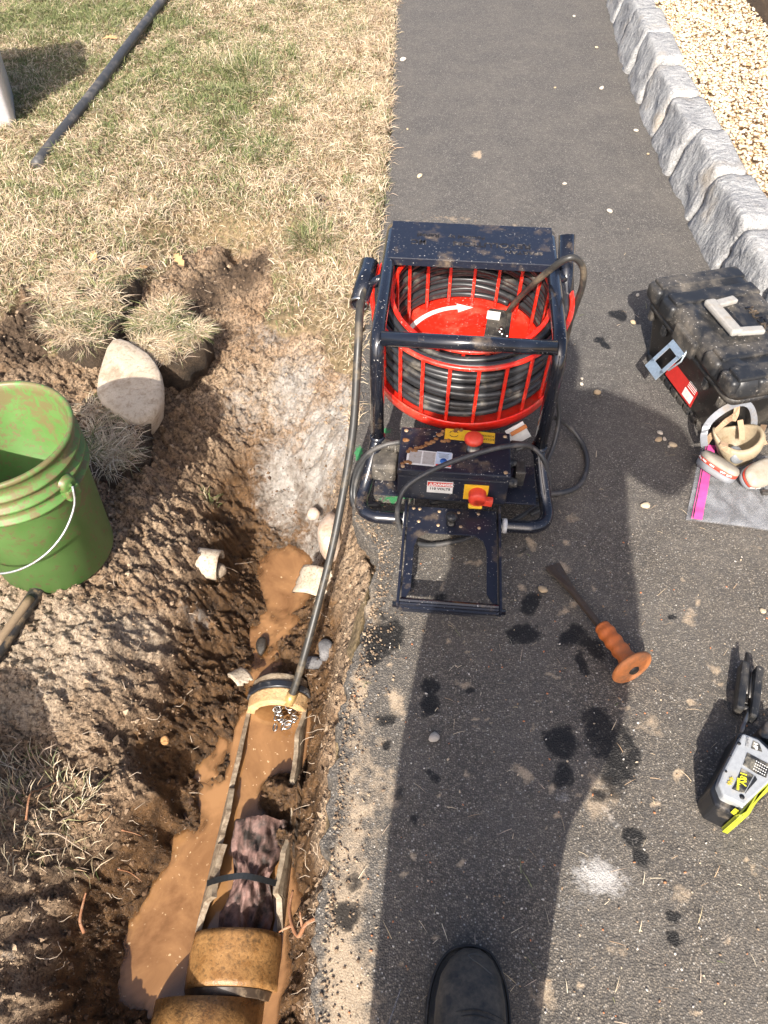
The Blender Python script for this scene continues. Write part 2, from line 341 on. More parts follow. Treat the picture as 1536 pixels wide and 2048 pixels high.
DIRT = [(-400, 600), (0, 640), (60, 585), (100, 590), (105, 690), (180, 700), (230, 610), (285, 560), (372, 490), (440, 462), (530, 462), (545, 520), (525, 600), (560, 640), (640, 655), (700, 730), (716, 900), (760, 1100), (690, 1300), (660, 1500), (640, 2300), (-1500, 2300), (-1500, 700)]
def dirtmask(x, y):
    px, py = project(x, y, 0.0); px = px + (vn(x * 12, y * 12, 3) - .5) * 40; py = py + (vn(x * 12, y * 12, 6) - .5) * 40
    near = y > 0.02
    m = inpoly(px, py, DIRT) & near | (~near & (x < 0) & (x > -1.4))
    m = m | inpoly(px, py, [(622, 372), (655, 375), (668, 400), (650, 420), (630, 412)])
    return m.astype(float)
def geo(a, b, d0, k):
    out = []; p = a; s = d0 if b > a else -d0
    while (p < b) if b > a else (p > b): p += s; s *= k; out.append(p)
    return out
gx = np.array(sorted(set(np.round(list(np.arange(-1.25, -.03, .0037)) + list(np.arange(-1.4, -1.25, .01)) + list(np.arange(-2.6, -1.4, .03)) + geo(-2.6, -80, .06, 1.5) + list(np.arange(-.03, .1, .01)) + geo(.1, 80, .15, 1.6), 5))))
gy = np.array(sorted(set(np.round(list(np.arange(-.05, .1, .006)) + list(np.arange(.1, 2.0, .0037)) + list(np.arange(2.0, 2.75, .006)) + list(np.arange(2.75, 5.6, .03)) + geo(5.6, 90, .06, 1.5) + list(np.arange(-.9, -.05, .03)) + geo(-.9, -60, .1, 1.6), 5))))
def gridfaces(nx, ny):
    i, j = np.meshgrid(np.arange(nx - 1), np.arange(ny - 1), indexing='ij'); a = (i * ny + j).ravel()
    return np.stack([a, a + ny, a + ny + 1, a + 1], 1)
XX, YY = np.meshgrid(gx, gy, indexing='ij'); ZZ = terrain(XX, YY)
fx, fy, fz = XX.ravel(), YY.ravel(), ZZ.ravel(); a_dirt = dirtmask(fx, fy)
a_chalk = np.clip(blob([(590, 790, 80, 70, .75), (640, 890, 70, 90, 1), (560, 900, 70, 70, .85), (490, 800, 70, 60, .5), (690, 880, 34, 100, .9), (620, 1000, 60, 50, .7), (540, 700, 80, 40, .4)], fx, fy, -.15)
                  + blob([(370, 1160, 40, 40, .5), (40, 1860, 70, 60, .5), (190, 1790, 30, 40, .5), (300, 1250, 60, 60, .3)], fx, fy, -.1) * sstep(.45, .6, fbm(fx * 20, fy * 20, 1, 3)), 0, 1)
a_wet = np.clip(sstep(-.12, -.36, fz) * 1.1 + blob([(470, 1000, 60, 70, .6), (330, 900, 90, 110, .5), (250, 1450, 130, 60, .3), (390, 1200, 50, 120, .45)], fx, fy, -.15), 0, 1)
a_dark = np.clip(blob([(480, 510, 70, 40, 1), (70, 660, 90, 80, .9), (400, 560, 60, 50, .7), (560, 600, 60, 60, .5), (640, 395, 25, 30, 1)], fx, fy, 0) + blob([(100, 1690, 120, 90, .45), (230, 1800, 80, 160, .6)], fx, fy, 0), 0, 1)
me = fastmesh('ground', np.stack([fx, fy, fz], 1), gridfaces(len(gx), len(gy)), {'pale': blob(PALE, fx, fy, -.03), 'dirt': a_dirt, 'chalk': a_chalk, 'wet': a_wet, 'dark': a_dark})
b = NB('soil'); n1 = b.noise(22, 8, .65); n2 = b.noise(130, 5, .7); n3 = b.noise(5, 4, .6); nf = b.noise(420, 3, .6)
dry = b.mix(b.ramp(n1, [(.32, 0), (.68, 1)]), (.25, .155, .085), (.60, .445, .30)); dry = b.mix(b.ramp(n3, [(.48, 0), (.7, .5)]), dry, (.38, .215, .105)); dry = b.mix(b.ramp(n2, [(.38, .85), (.52, 0)]), dry, (.075, .048, .03))
moist = b.mix(b.ramp(n1, [(.35, 0), (.7, 1)]), (.048, .027, .014), (.27, .15, .068)); darks = b.mix(b.ramp(n1, [(.35, 0), (.7, 1)]), (.05, .034, .022), (.16, .105, .065))
chalk = b.mix(b.ramp(n1, [(.3, 0), (.65, 1)]), (.27, .225, .18), (.58, .55, .51))
wf = b.math('ADD', b.attr('wet'), b.math('MULTIPLY', b.math('SUBTRACT', n1, .5), .9), True); wf = b.ramp(wf, [(.15, 0), (.75, 1)])
col = b.mix(b.ramp(b.math('ADD', b.attr('dark'), b.math('MULTIPLY', b.math('SUBTRACT', n1, .5), .6)), [(.2, 0), (.6, 1)]), dry, darks)
pf = b.ramp(b.math('ADD', b.attr('pale'), b.math('MULTIPLY', b.math('SUBTRACT', n1, .5), .9)), [(.3, 0), (.7, .85)]); col = b.mix(pf, col, b.mix(b.ramp(n2, [(.35, 0), (.65, 1)]), (.36, .265, .18), (.66, .54, .405)))
col = b.mix(wf, col, moist)
cf = b.math('ADD', b.attr('chalk'), b.math('MULTIPLY', b.math('SUBTRACT', b.noise(32, 8, .72, 1.2), .5), 1.6)); col = b.mix(b.ramp(cf, [(.25, 0), (.75, .92)]), col, chalk)
col = b.mix(b.ramp(n2, [(.3, .55), (.7, 1.0)]), (0, 0, 0), col, 'MIX')
thatch = b.mix(b.ramp(b.noise(60, 5), [(.35, 0), (.65, 1)]), (.13, .095, .05), (.34, .25, .14))
col = b.mix(b.attr('dirt'), thatch, col); b.set('Base Color', col)
b.set('Roughness', b.ramp(wf, [(.2, .92), (1, .34)])); b.set('Specular IOR Level', .35)
p1 = b.bump(n2, .9, .010); b.bump(nf, .8, .004, p1)
ground = tag(link('ground', me, b.m), kind='structure')

# ------------------------------------------------------------------ muddy water in the trench
def heights0(x, y):
    i = np.clip(np.searchsorted(gx, x), 1, len(gx) - 1); j = np.clip(np.searchsorted(gy, y), 1, len(gy) - 1); return ZZ[i, j]
wx = np.linspace(-.85, -.085, 120); wy = np.linspace(-.45, 1.45, 240); WX, WY = np.meshgrid(wx, wy, indexing='ij')
WX = np.where(WX > xedge(WY) - .03, xedge(WY) - .03, WX)
wdep = WATER - heights0(WX.ravel(), WY.ravel())
me = fastmesh('muddy_water', np.stack([WX.ravel(), WY.ravel(), np.full(WX.size, WATER) + (fbm(WX.ravel() * 9, WY.ravel() * 9, 2, 2) - .5) * .0012], 1), gridfaces(120, 240), {'depth': np.clip(wdep, -.02, .1)})
b = NB('muddy_water'); n = b.noise(5, 6, .65, 1.2); wcol = b.mix(b.ramp(n, [(.35, 0), (.65, 1)]), (.165, .078, .028), (.315, .165, .068))
scum = b.math('MULTIPLY', b.ramp(b.noise(95, 3, .5), [(.66, 0), (.69, 1)]), b.ramp(b.noise(9, 4), [(.48, 0), (.58, 1)])); b.set('Base Color', b.mix(scum, wcol, (.52, .36, .20)))
b.set('Roughness', b.math('ADD', b.math('MULTIPLY', scum, .5), .05)); b.set('IOR', 1.33); b.set('Coat Weight', 1.0); b.set('Coat Roughness', .03); b.bump(b.noise(14, 3), .10, .004)
tr = b.new('ShaderNodeBsdfTransparent'); tr.inputs[0].default_value = (.62, .45, .30, 1); mx = b.new('ShaderNodeMixShader'); b.L(b.ramp(b.math('ADD', b.attr('depth'), b.math('MULTIPLY', b.math('SUBTRACT', n, .5), .02)), [(-.0, .35), (.022, 1)]), mx.inputs[0])
outn = [q for q in b.n if q.type == 'OUTPUT_MATERIAL'][0]; b.L(tr.outputs[0], mx.inputs[1]); b.L(b.b.outputs[0], mx.inputs[2]); b.L(mx.outputs[0], outn.inputs[0])
tag(link('muddy_water', me, b.m), kind='structure')

# ------------------------------------------------------------------ asphalt path
ay = np.array(geo(-.25, -40, .05, 1.4)[::-1] + [-.25] + list(np.arange(-.242, 3.0, .008)) + list(np.arange(3.0, 5.6, .02)) + geo(5.6, 60, .05, 1.4))
au = np.concatenate([[0, 0, .002], np.linspace(.004, 1, 190)])
def xright(y): return np.interp(y, [-60, 1.2, 2.4, 3.0, 3.7, 4.3, 5, 60], [3.0, 1.30, 1.27, 1.28, 1.30, 1.35, 1.44, 9])
U, AY = np.meshgrid(au, ay, indexing='ij'); xl = xedge(AY) + (fbm(AY * 30, AY * 0, 1, 4) - .5) * .035 + (vn(AY * 170, AY * 0, 2) - .5) * .010
AX = xl + (xright(AY) - xl) * U; AZ = (fbm(AX * 4, AY * 4, 3, 3) - .5) * .006 + (vn(AX * 90, AY * 90, 5) - .5) * .0022
AZ[0] = -.075 + (vn(AY[0] * 60, AY[0] * 0, 3) - .5) * .02; AX[0] += (vn(AY[0] * 40, AY[0] * 0, 6) - .3) * .02; AZ[1] -= .006
ox, oy = AX.ravel(), AY.ravel()
WETS = [(880, 1195, 24, 16, 1), (1060, 1205, 34, 28, 1), (1045, 1265, 50, 26, 1), (1150, 1280, 40, 26, .9), (1185, 1300, 34, 22, .9), (1165, 1320, 20, 24, .9), (860, 1372, 22, 24, 1), (855, 1418, 28, 28, 1), (945, 1378, 14, 14, .9), (765, 1440, 30, 25, .6),
        (780, 1500, 14, 18, .7), (1200, 1470, 52, 52, 1), (1225, 1530, 50, 62, .85), (1120, 1480, 34, 36, 1), (1125, 1545, 32, 34, .9), (1190, 1590, 30, 30, .6), (1275, 1675, 30, 22, .9), (1300, 1712, 26, 30, .95), (1345, 1830, 20, 20, 1), (1350, 1885, 24, 28, 1), (1232, 627, 20, 10, 1), (1197, 685, 15, 8, .9), (1205, 692, 12, 6, .8),
        (1350, 1237, 17, 10, 1), (870, 1550, 16, 28, .8), (770, 1265, 55, 50, .9), (740, 1300, 30, 50, .7), (795, 1590, 24, 20, .6), (832, 1632, 20, 18, .6), (815, 1165, 18, 26, .8), (700, 1760, 18, 50, .6), (690, 1830, 40, 40, .7), (660, 1690, 18, 60, .5), (1045, 1100, 14, 8, .6)]
SANDS = [(790, 1400, 28, 50, .7), (745, 1220, 30, 70, .6), (720, 1380, 25, 60, .8), (925, 1370, 26, 16, .6), (1050, 1555, 26, 20, .8), (940, 1548, 16, 14, .8), (1200, 1590, 60, 90, .55),
         (955, 308, 18, 7, .9), (900, 462, 24, 12, .7), (815, 455, 16, 16, .8), (1030, 460, 16, 16, .7), (990, 465, 22, 14, .8), (1150, 1040, 40, 18, .5), (1120, 1130, 20, 14, .7), (1145, 1215, 20, 10, .8), (1060, 1085, 14, 16, .8), (1380, 1235, 20, 30, .6), (1380, 1400, 20, 12, .8), (1490, 1400, 60, 30, .6), (1430, 1335, 14, 12, .8), (1300, 1450, 60, 40, .5), (1230, 1890, 20, 20, .5), (1090, 2000, 30, 40, .7), (1370, 1790, 40, 20, .6),
         (760, 870, 30, 30, .6), (740, 1050, 30, 40, .5), (900, 440, 120, 25, .35), (1330, 900, 30, 40, .3)] + [(random.uniform(760, 1530), random.uniform(1050, 2040), random.uniform(6, 16), random.uniform(5, 13), random.uniform(.5, .9)) for _ in range(60)]
WHITES = [(1190, 1752, 52, 44, 1), (1225, 1765, 40, 34, .9), (1150, 1800, 50, 24, .4), (1225, 1640, 30, 60, .4), (1130, 1600, 26, 24, .45), (1080, 1730, 26, 26, .35), (905, 1475, 20, 14, .35), (840, 1700, 30, 24, .2)]
a_w = blob(WETS, ox + (fbm(ox * 15, oy * 15, 1, 4) - .5) * .06, oy + (fbm(ox * 15 + 9, oy * 15, 4, 4) - .5) * .06); a_s = np.maximum(blob(SANDS, ox + (fbm(ox * 24, oy * 24, 2, 4) - .5) * .05, oy + (fbm(ox * 24 + 5, oy * 24, 5, 4) - .5) * .05), np.exp(-((ox - xedge(oy) - .055 - .03 * vn(oy * 6, oy * 0, 3)) / (.05 + .03 * vn(oy * 9, oy * 0, 1))) ** 2) * sstep(.82, .62, oy) * np.clip(.05 + 1.0 * fbm(ox * 20, oy * 9, 5, 3) + .25 * (vn(ox * 7, oy * 5, 2) - .5), 0, 1)); a_h = blob(WHITES, ox, oy)
a_grn = blob([(717, 905, 12, 20, 1), (770, 862, 16, 8, 1), (790, 990, 60, 26, .8), (735, 960, 20, 30, .6)], ox, oy)
old = sstep(1.75, 1.0, oy)   # the near stretch is older, browner and more worn than the far stretch
me = fastmesh('asphalt_path', np.stack([ox, oy, AZ.ravel()], 1), gridfaces(len(au), len(ay)), {'wet': a_w, 'sand': a_s, 'white': a_h, 'green': a_grn, 'old': old})
b = NB('asphalt'); v1 = b.voro(300, out='Color'); vd = b.voro(300); n1 = b.noise(90, 4, .7); n2 = b.noise(28, 6, .65); n3 = b.noise(5, 5, .6); nf = b.noise(330, 3, .7)
grain = b.new('ShaderNodeSeparateColor'); b.L(v1, grain.inputs[0]); gr = grain.outputs[0]
stone = b.ramp(gr, [(0, (.070, .064, .059)), (.45, (.136, .125, .115)), (.8, (.190, .175, .159)), (.94, (.255, .235, .212)), (.99, (.40, .37, .33))])
oldst = b.ramp(gr, [(0, (.060, .051, .041)), (.4, (.138, .117, .092)), (.8, (.240, .203, .160)), (.95, (.34, .29, .23)), (.99, (.48, .45, .40))])
col = b.mix(b.attr('old'), stone, oldst); col = b.mix(b.ramp(vd, [(.25, 0), (.6, .75)]), col, (.045, .042, .040)); col = b.mix(b.ramp(n3, [(.35, .0), (.7, .4)]), col, (.17, .152, .13))
col = b.mix(b.ramp(n2, [(.42, 0), (.62, .4)]), col, (.075, .07, .066))
tan = b.mix(b.ramp(nf, [(.35, 0), (.65, 1)]), (.27, .20, .13), (.52, .41, .29))
sf = b.math('ADD', b.attr('sand'), b.math('MULTIPLY', b.math('SUBTRACT', n2, .5), 1.2)); sf = b.math('ADD', sf, b.math('MULTIPLY', b.math('SUBTRACT', n1, .5), .5)); sf = b.ramp(sf, [(.34, 0), (.68, .85)])
col = b.mix(sf, col, tan)
wh = b.math('ADD', b.attr('white'), b.math('MULTIPLY', b.math('SUBTRACT', n1, .5), 1.3)); wh = b.math('ADD', wh, b.math('MULTIPLY', b.math('SUBTRACT', n2, .5), 1.1)); wh = b.ramp(wh, [(.35, 0), (.95, .9)]); col = b.mix(wh, col, (.43, .41, .385))
gf = b.ramp(b.math('ADD', b.attr('green'), b.math('MULTIPLY', b.math('SUBTRACT', b.noise(60, 3), .5), 1.6)), [(.55, 0), (.7, .8)]); col = b.mix(gf, col, (.03, .24, .08))
wt = b.math('ADD', b.attr('wet'), b.math('MULTIPLY', b.math('SUBTRACT', n2, .5), .9)); wt = b.math('ADD', wt, b.math('MULTIPLY', b.math('SUBTRACT', n1, .5), .35)); wt = b.math('ADD', wt, b.math('MULTIPLY', b.math('SUBTRACT', b.noise(11, 4, .6, 1.0), .5), .9)); wt = b.ramp(wt, [(.38, 0), (.47, .7), (.62, 1)])
col = b.mix(b.math('MULTIPLY', wt, .93), col, b.mix(b.ramp(gr, [(.9, 0), (.97, 1)]), (.010, .0095, .009), (.06, .055, .05))); b.set('Base Color', col)
b.set('Roughness', b.ramp(wt, [(0, .88), (1, .5)])); b.set('Specular IOR Level', .3)
p1 = b.bump(b.math('MULTIPLY', vd, b.math('SUBTRACT', 1.0, b.math('MULTIPLY', sf, .75))), .7, .0022); b.bump(nf, .45, .0015, p1)
tag(link('asphalt_path', me, b.m), kind='structure')

# ------------------------------------------------------------------ grass
def blades(name, P, L_, W_, lean, az, colr, mat, parent=None, curl=.5):
    n = len(P); d = np.stack([np.cos(az), np.sin(az), np.zeros(n)], 1); up = np.array([0, 0, 1.0]); sd = np.stack([-np.sin(az), np.cos(az), np.zeros(n)], 1)
    l1 = lean * .75; l2 = np.minimum(lean + curl, 1.62)
    m = P + (d * np.sin(l1)[:, None] + up * np.cos(l1)[:, None]) * (L_ * .5)[:, None]; t = m + (d * np.sin(l2)[:, None] + up * np.cos(l2)[:, None]) * (L_ * .5)[:, None]
    t[:, 2] = np.maximum(t[:, 2], P[:, 2] + .002)
    tw = sd + rng.normal(0, .5, (n, 3)) * np.array([.3, .3, 1]); tw /= np.linalg.norm(tw, axis=1)[:, None]; hw = (W_ / 2)[:, None]
    V = np.stack([P - tw * hw, P + tw * hw, m + tw * hw * .85, m - tw * hw * .85, t + tw * hw * .18, t - tw * hw * .18], 1).reshape(-1, 3); i = np.arange(n) * 6
    Fq = np.concatenate([np.stack([i, i + 1, i + 2, i + 3], 1), np.stack([i + 3, i + 2, i + 4, i + 5], 1)])
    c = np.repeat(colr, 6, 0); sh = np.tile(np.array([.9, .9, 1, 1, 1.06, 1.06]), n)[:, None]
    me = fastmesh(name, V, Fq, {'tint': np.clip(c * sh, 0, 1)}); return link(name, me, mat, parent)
b = NB('grass'); b.set('Base Color', b.attr('tint', 'Color')); b.set('Roughness', .62); b.set('Specular IOR Level', .3)
tr = b.new('ShaderNodeBsdfTranslucent'); b.L(b.attr('tint', 'Color'), tr.inputs[0]); mx = b.new('ShaderNodeMixShader'); mx.inputs[0].default_value = .22
outn = [x for x in b.n if x.type == 'OUTPUT_MATERIAL'][0]; b.L(b.b.outputs[0], mx.inputs[1]); b.L(tr.outputs[0], mx.inputs[2]); b.L(mx.outputs[0], outn.inputs[0]); MT['grass'] = b.m
STRAW = np.array([(.66, .54, .37), (.58, .45, .30), (.74, .64, .47), (.42, .29, .18), (.60, .46, .34), (.50, .41, .25)]); GREEN = np.array([(.13, .16, .05), (.21, .23, .09), (.09, .12, .04), (.31, .30, .15), (.18, .20, .10)])
def colours(n, green):
    s = STRAW[rng.integers(0, len(STRAW), n)] * rng.uniform(.75, 1.15, (n, 1)); g = GREEN[rng.integers(0, len(GREEN), n)] * rng.uniform(.8, 1.25, (n, 1))
    k = (rng.random(n) < green)[:, None]; return np.where(k, g, s)
def heights(x, y):
    i = np.clip(np.searchsorted(gx, x), 1, len(gx) - 1); j = np.clip(np.searchsorted(gy, y), 1, len(gy) - 1)
    tx = (x - gx[i - 1]) / (gx[i] - gx[i - 1]); ty = (y - gy[j - 1]) / (gy[j] - gy[j - 1])
    return (ZZ[i - 1, j - 1] * (1 - tx) + ZZ[i, j - 1] * tx) * (1 - ty) + (ZZ[i - 1, j] * (1 - tx) + ZZ[i, j] * tx) * ty
N = 330000; x = rng.uniform(-3.0, .12, N); y = rng.uniform(1.5, 5.6, N)
px, py = project(x, y, 0.0); keep = (x < xedge(y) + rng.normal(.0, .012, N)) & (dirtmask(x, y) < .5) & (px > -260)
bare = inpoly(px, py, [(520, 560), (700, 560), (720, 760), (560, 680)]); keep &= ~(bare & (rng.random(N) < .55))
pond = inpoly(px, py, [(280, 470), (600, 400), (640, 520), (520, 560), (280, 560)]); keep &= ~(pond & (rng.random(N) < .4))
x, y, px, py = x[keep], y[keep], px[keep], py[keep]; n = len(x)
g = np.clip((fbm(x * 2.2, y * 2.2, 2, 3) - .47) * 2.2, 0, .55) + .08; g += .55 * np.clip((vn(x * 11, y * 11, 4) - .66) * 4, 0, 1)
g += .14 * sstep(-.1, -.9, x) + .14 * np.clip((fbm(x * 1.6 + 3, y * 1.6, 6, 2) - .48) * 5, 0, 1) * sstep(.0, -.5, x) + .28 * np.clip((vn(x * 5, y * 5, 3) - .55) * 4, 0, 1) * sstep(.0, -.4, x); g *= np.where(px > 600, .55, 1.0) * np.where(py > 420, .6, 1.0)
g = np.maximum(g, .85 * blob([(490, 130, 50, 45, 1), (380, 215, 40, 22, .9), (540, 290, 60, 30, .9), (620, 470, 36, 40, .9), (735, 215, 24, 14, .9), (700, 70, 40, 20, .6), (175, 480, 40, 40, .7), (460, 440, 50, 20, .7), (695, 355, 18, 12, .9), (600, 20, 80, 20, .5), (180, 130, 60, 30, .6)], x, y))
colr = colours(n, np.clip(g, 0, .92)); isg = colr[:, 1] > colr[:, 0]
hh = .35 + .9 * vn(x * 9, y * 9, 7); L_ = np.where(isg, rng.uniform(.022, .048, n), rng.uniform(.025, .065, n)) * hh; lean = np.where(isg, rng.uniform(.3, 1.2, n), rng.uniform(.85, 1.55, n))
az = vn(x * 7, y * 7, 1) * 12 + rng.normal(0, 1.5, n); P = np.stack([x, y, heights(x, y) + rng.uniform(-.002, .012, n)], 1)
P[:, 2] = np.maximum(P[:, 2], np.where(x > xedge(y) - .03, .0, -1))
tag(blades('lawn_grass', P, L_, rng.uniform(.0016, .0032, n), lean, az, colr, MT['grass']), 'short patchy lawn of straw coloured dead grass and green blades', 'lawn', kind='stuff')

# ------------------------------------------------------------------ granite edging and gravel bed
b = NB('granite'); n1 = b.noise(9, 6, .7); n2 = b.voro(260, out='Color'); sp = b.new('ShaderNodeSeparateColor'); b.L(n2, sp.inputs[0]); n3 = b.noise(60, 6, .7)
col = b.ramp(n1, [(.3, (.19, .19, .195)), (.55, (.31, .31, .305)), (.75, (.44, .43, .41))]); col = b.mix(b.ramp(sp.outputs[0], [(.7, 0), (.85, .35)]), col, (.56, .55, .54)); col = b.mix(b.ramp(sp.outputs[1], [(.8, 0), (.9, .5)]), col, (.07, .07, .075))
col = b.mix(b.ramp(b.noise(5, 4), [(.55, 0), (.75, .5)]), col, (.36, .28, .18)); b.set('Base Color', col); b.set('Roughness', .75); st_ = b.new('ShaderNodeMapping'); st_.inputs['Scale'].default_value = (1, 1.3, .8); st_.inputs['Rotation'].default_value = (.5, 0, 0); b.L(b.co(), st_.inputs[0]); ns = b.new('ShaderNodeTexNoise'); ns.inputs['Scale'].default_value = 30; ns.inputs['Detail'].default_value = 7; b.L(st_.outputs[0], ns.inputs['Vector']); p_ = b.bump(ns.outputs[0], .8, .016); b.bump(n3, .6, .006, p_); MT['granite'] = b.m
def xwall(y): return float(np.interp(y, [1.0, 2.4, 3.0, 3.7, 4.3, 5, 6], [1.215, 1.195, 1.205, 1.225, 1.27, 1.34, 1.45]))
def stone_mesh(L_, wd, ht, seed):
    bm = bmesh.new(); bmesh.ops.create_cube(bm, size=1); bmesh.ops.subdivide_edges(bm, edges=bm.edges[:], cuts=9, use_grid_fill=True)
    r = random.Random(seed); tilt = [r.uniform(-.012, .012) for _ in range(4)]; co = np.array([v.co[:] for v in bm.verts])
    # rounded box
    q = np.abs(co * 2); k = 16; s = (q ** k).sum(1) ** (1 / k); co = co / np.maximum(s, 1e-6)[:, None] * (q.max(1)[:, None]); co = co * .98
    nx = fbm(co[:, 1] * 3 + seed, co[:, 2] * 2.0 + seed * 3, seed, 4) - .5; nz = fbm(co[:, 0] * 3 + seed, co[:, 1] * 3, seed + 1, 4) - .5; ny = fbm(co[:, 0] * 3, co[:, 2] * 3 + seed, seed + 2, 4) - .5
    chip = fbm(co[:, 1] * 7 + co[:, 2] * 6, co[:, 2] * 2.5 - co[:, 1], seed + 3, 3) - .5
    X = co[:, 0] * wd + nx * .030 * (co[:, 0] < 0) + chip * .024 * (co[:, 0] < -.3) - .05 * (.5 - co[:, 2]) * (co[:, 0] < 0); Y = co[:, 1] * L_ + ny * .02 + tilt[0]; Z = (co[:, 2] + .5) * ht + nz * .018 * (co[:, 2] > 0) + co[:, 1] * tilt[1]
    for v, a, b_, c in zip(bm.verts, X, Y, Z): v.co = (a, b_, c)
    m = MB().bm(bm, True); return m
wall = thing('granite_edging', 'low edging wall of rough split grey granite blocks beside the tan gravel', 'edging wall', (xwall(2.4), 2.4, 0))
JY = [1.12, 1.42, 1.71, 2.01, 2.31, 2.67, 3.01, 3.36, 3.70, 4.05, 4.40, 4.76, 5.12, 5.46]
for i in range(len(JY) - 1):
    y0, y1 = JY[i], JY[i + 1]; yc = (y0 + y1) / 2; m = stone_mesh(y1 - y0 - .012, .125 + .012 * math.sin(i * 2.3), .215 + .012 * math.sin(i * 1.7), i + 3)
    a = math.atan2(xwall(y0) - xwall(y1), y1 - y0); R = Matrix.Translation((xwall(yc) + .062, yc, -.02)) @ Matrix.Rotation(a, 4, 'Z'); m.v = [tuple(R @ Vector(v)) for v in m.v]; m.build('stone', MT['granite'], wall, True)
gb = NB('gravel_bed'); gb.set('Base Color', (.45, .33, .19)); gb.set('Roughness', .9); gb.bump(gb.voro(70), .8, .01)
ys = [-2, 1.0, 2.4, 3.0, 3.7, 4.3, 5, 6, 30]; V = []; 
for yv in ys: V += [(xwall(yv) + .09 if yv < 6 else xwall(6) + .09, yv, .145), (60, yv, .145)]
tag(MB().add(V, [(2 * i, 2 * i + 1, 2 * i + 3, 2 * i + 2) for i in range(len(ys) - 1)]).build('gravel_bed', gb.m), kind='structure')
# gravel: jittered low-poly pebbles spread over the bed
bm = bmesh.new(); bmesh.ops.create_icosphere(bm, subdivisions=1, radius=1); bm.verts.index_update(); PV0 = np.array([v.co[:] for v in bm.verts]); PF0 = np.array([[v.index for v in f.verts] for f in bm.faces]); bm.free()
OV = np.array([(1, 0, 0), (-1, 0, 0), (0, 1, 0), (0, -1, 0), (0, 0, 1), (0, 0, -1)], float); OF = np.array([(0, 2, 4), (2, 1, 4), (1, 3, 4), (3, 0, 4), (2, 0, 5), (1, 2, 5), (3, 1, 5), (0, 3, 5)])
def pebbles(name, C, S, colr, mat, flat=.6, lump=.22, low=False):
    PV, PF = (OV, OF) if low else (PV0, PF0); n = len(C); V = PV[None] * (1 + rng.normal(0, lump, (n, len(PV), 1)).clip(-.35, .35)); sc = S[:, None, None] * np.stack([rng.uniform(.8, 1.5, n), rng.uniform(.7, 1.1, n), np.full(n, flat)], 1)[:, None]
    V = V * sc; a = rng.uniform(0, 6.28, n); t = rng.normal(0, .35, n); ca, sa, ct, st = np.cos(a)[:, None], np.sin(a)[:, None], np.cos(t)[:, None], np.sin(t)[:, None]
    y2 = V[..., 1] * ct - V[..., 2] * st; z2 = V[..., 1] * st + V[..., 2] * ct; xx = V[..., 0] * ca - y2 * sa; yy = V[..., 0] * sa + y2 * ca
    V = np.stack([xx, yy, z2], -1) + C[:, None]; Fc = (PF[None] + (np.arange(n) * len(PV))[:, None, None]).reshape(-1, 3)
    return link(name, fastmesh(name, V.reshape(-1, 3), Fc, {'tint': np.repeat(colr, len(PV), 0)}, not low), mat)
b = NB('pebble'); b.set('Base Color', b.mix(b.ramp(b.noise(120, 4), [(.35, .0), (.7, .35)]), b.attr('tint', 'Color'), (.35, .24, .13))); b.set('Roughness', .7); MT['pebble'] = b.m
n = 21000; y = rng.uniform(1.8, 5.4, n); x = np.interp(y, [1.0, 2.4, 3.0, 3.7, 4.3, 5, 6], [1.215, 1.195, 1.205, 1.225, 1.27, 1.34, 1.45]) + .105 + rng.random(n) ** 1.15 * .95
GC = np.array([(.80, .64, .45), (.72, .55, .36), (.86, .76, .60), (.62, .43, .25), (.82, .68, .50), (.88, .80, .68), (.76, .58, .42), (.45, .28, .15), (.40, .36, .33)]); pr_ = np.array([.2, .16, .18, .08, .16, .1, .08, .025, .015])
tag(pebbles('gravel', np.stack([x, y, .15 + rng.uniform(0, .02, n) + .012 * fbm(x * 5, y * 5, 1, 2)], 1), rng.uniform(.0052, .0098, n), GC[rng.choice(len(GC), n, p=pr_ / pr_.sum())] * rng.uniform(.65, .92, (n, 1)), MT['pebble']), 'tan and cream pea gravel behind the granite edging', 'gravel', kind='stuff')
pa, pb = G(1486, -5, .16), G(1540, 70, .16); pl = thing('planter_box', 'dark brown box at the upper corner standing on the gravel', 'planter', (pb.x, pb.y, .145))
e1 = Vector((pa.x - pb.x, pa.y - pb.y, 0)); e2 = Vector((-e1.y, e1.x, 0)).normalized() * -.5; c0 = Vector((pb.x, pb.y, 0)) - e1 * .15; c1 = c0 + e1 * 3
MB().prism([c0, c1, c1 + e2, c0 + e2], .13, .55, .008).build('box_side', worn('planter', (.075, .055, .042), .6, amt=.25, scale=6), pl, True)
MB().prism([c0 - e1 * .02 - e2 * .03, c1 + e1 * .02 - e2 * .03, c1 + e2, c0 + e2], .553, .585, .006).build('rim', worn('planter_rim', (.085, .065, .05), .6), pl, True)

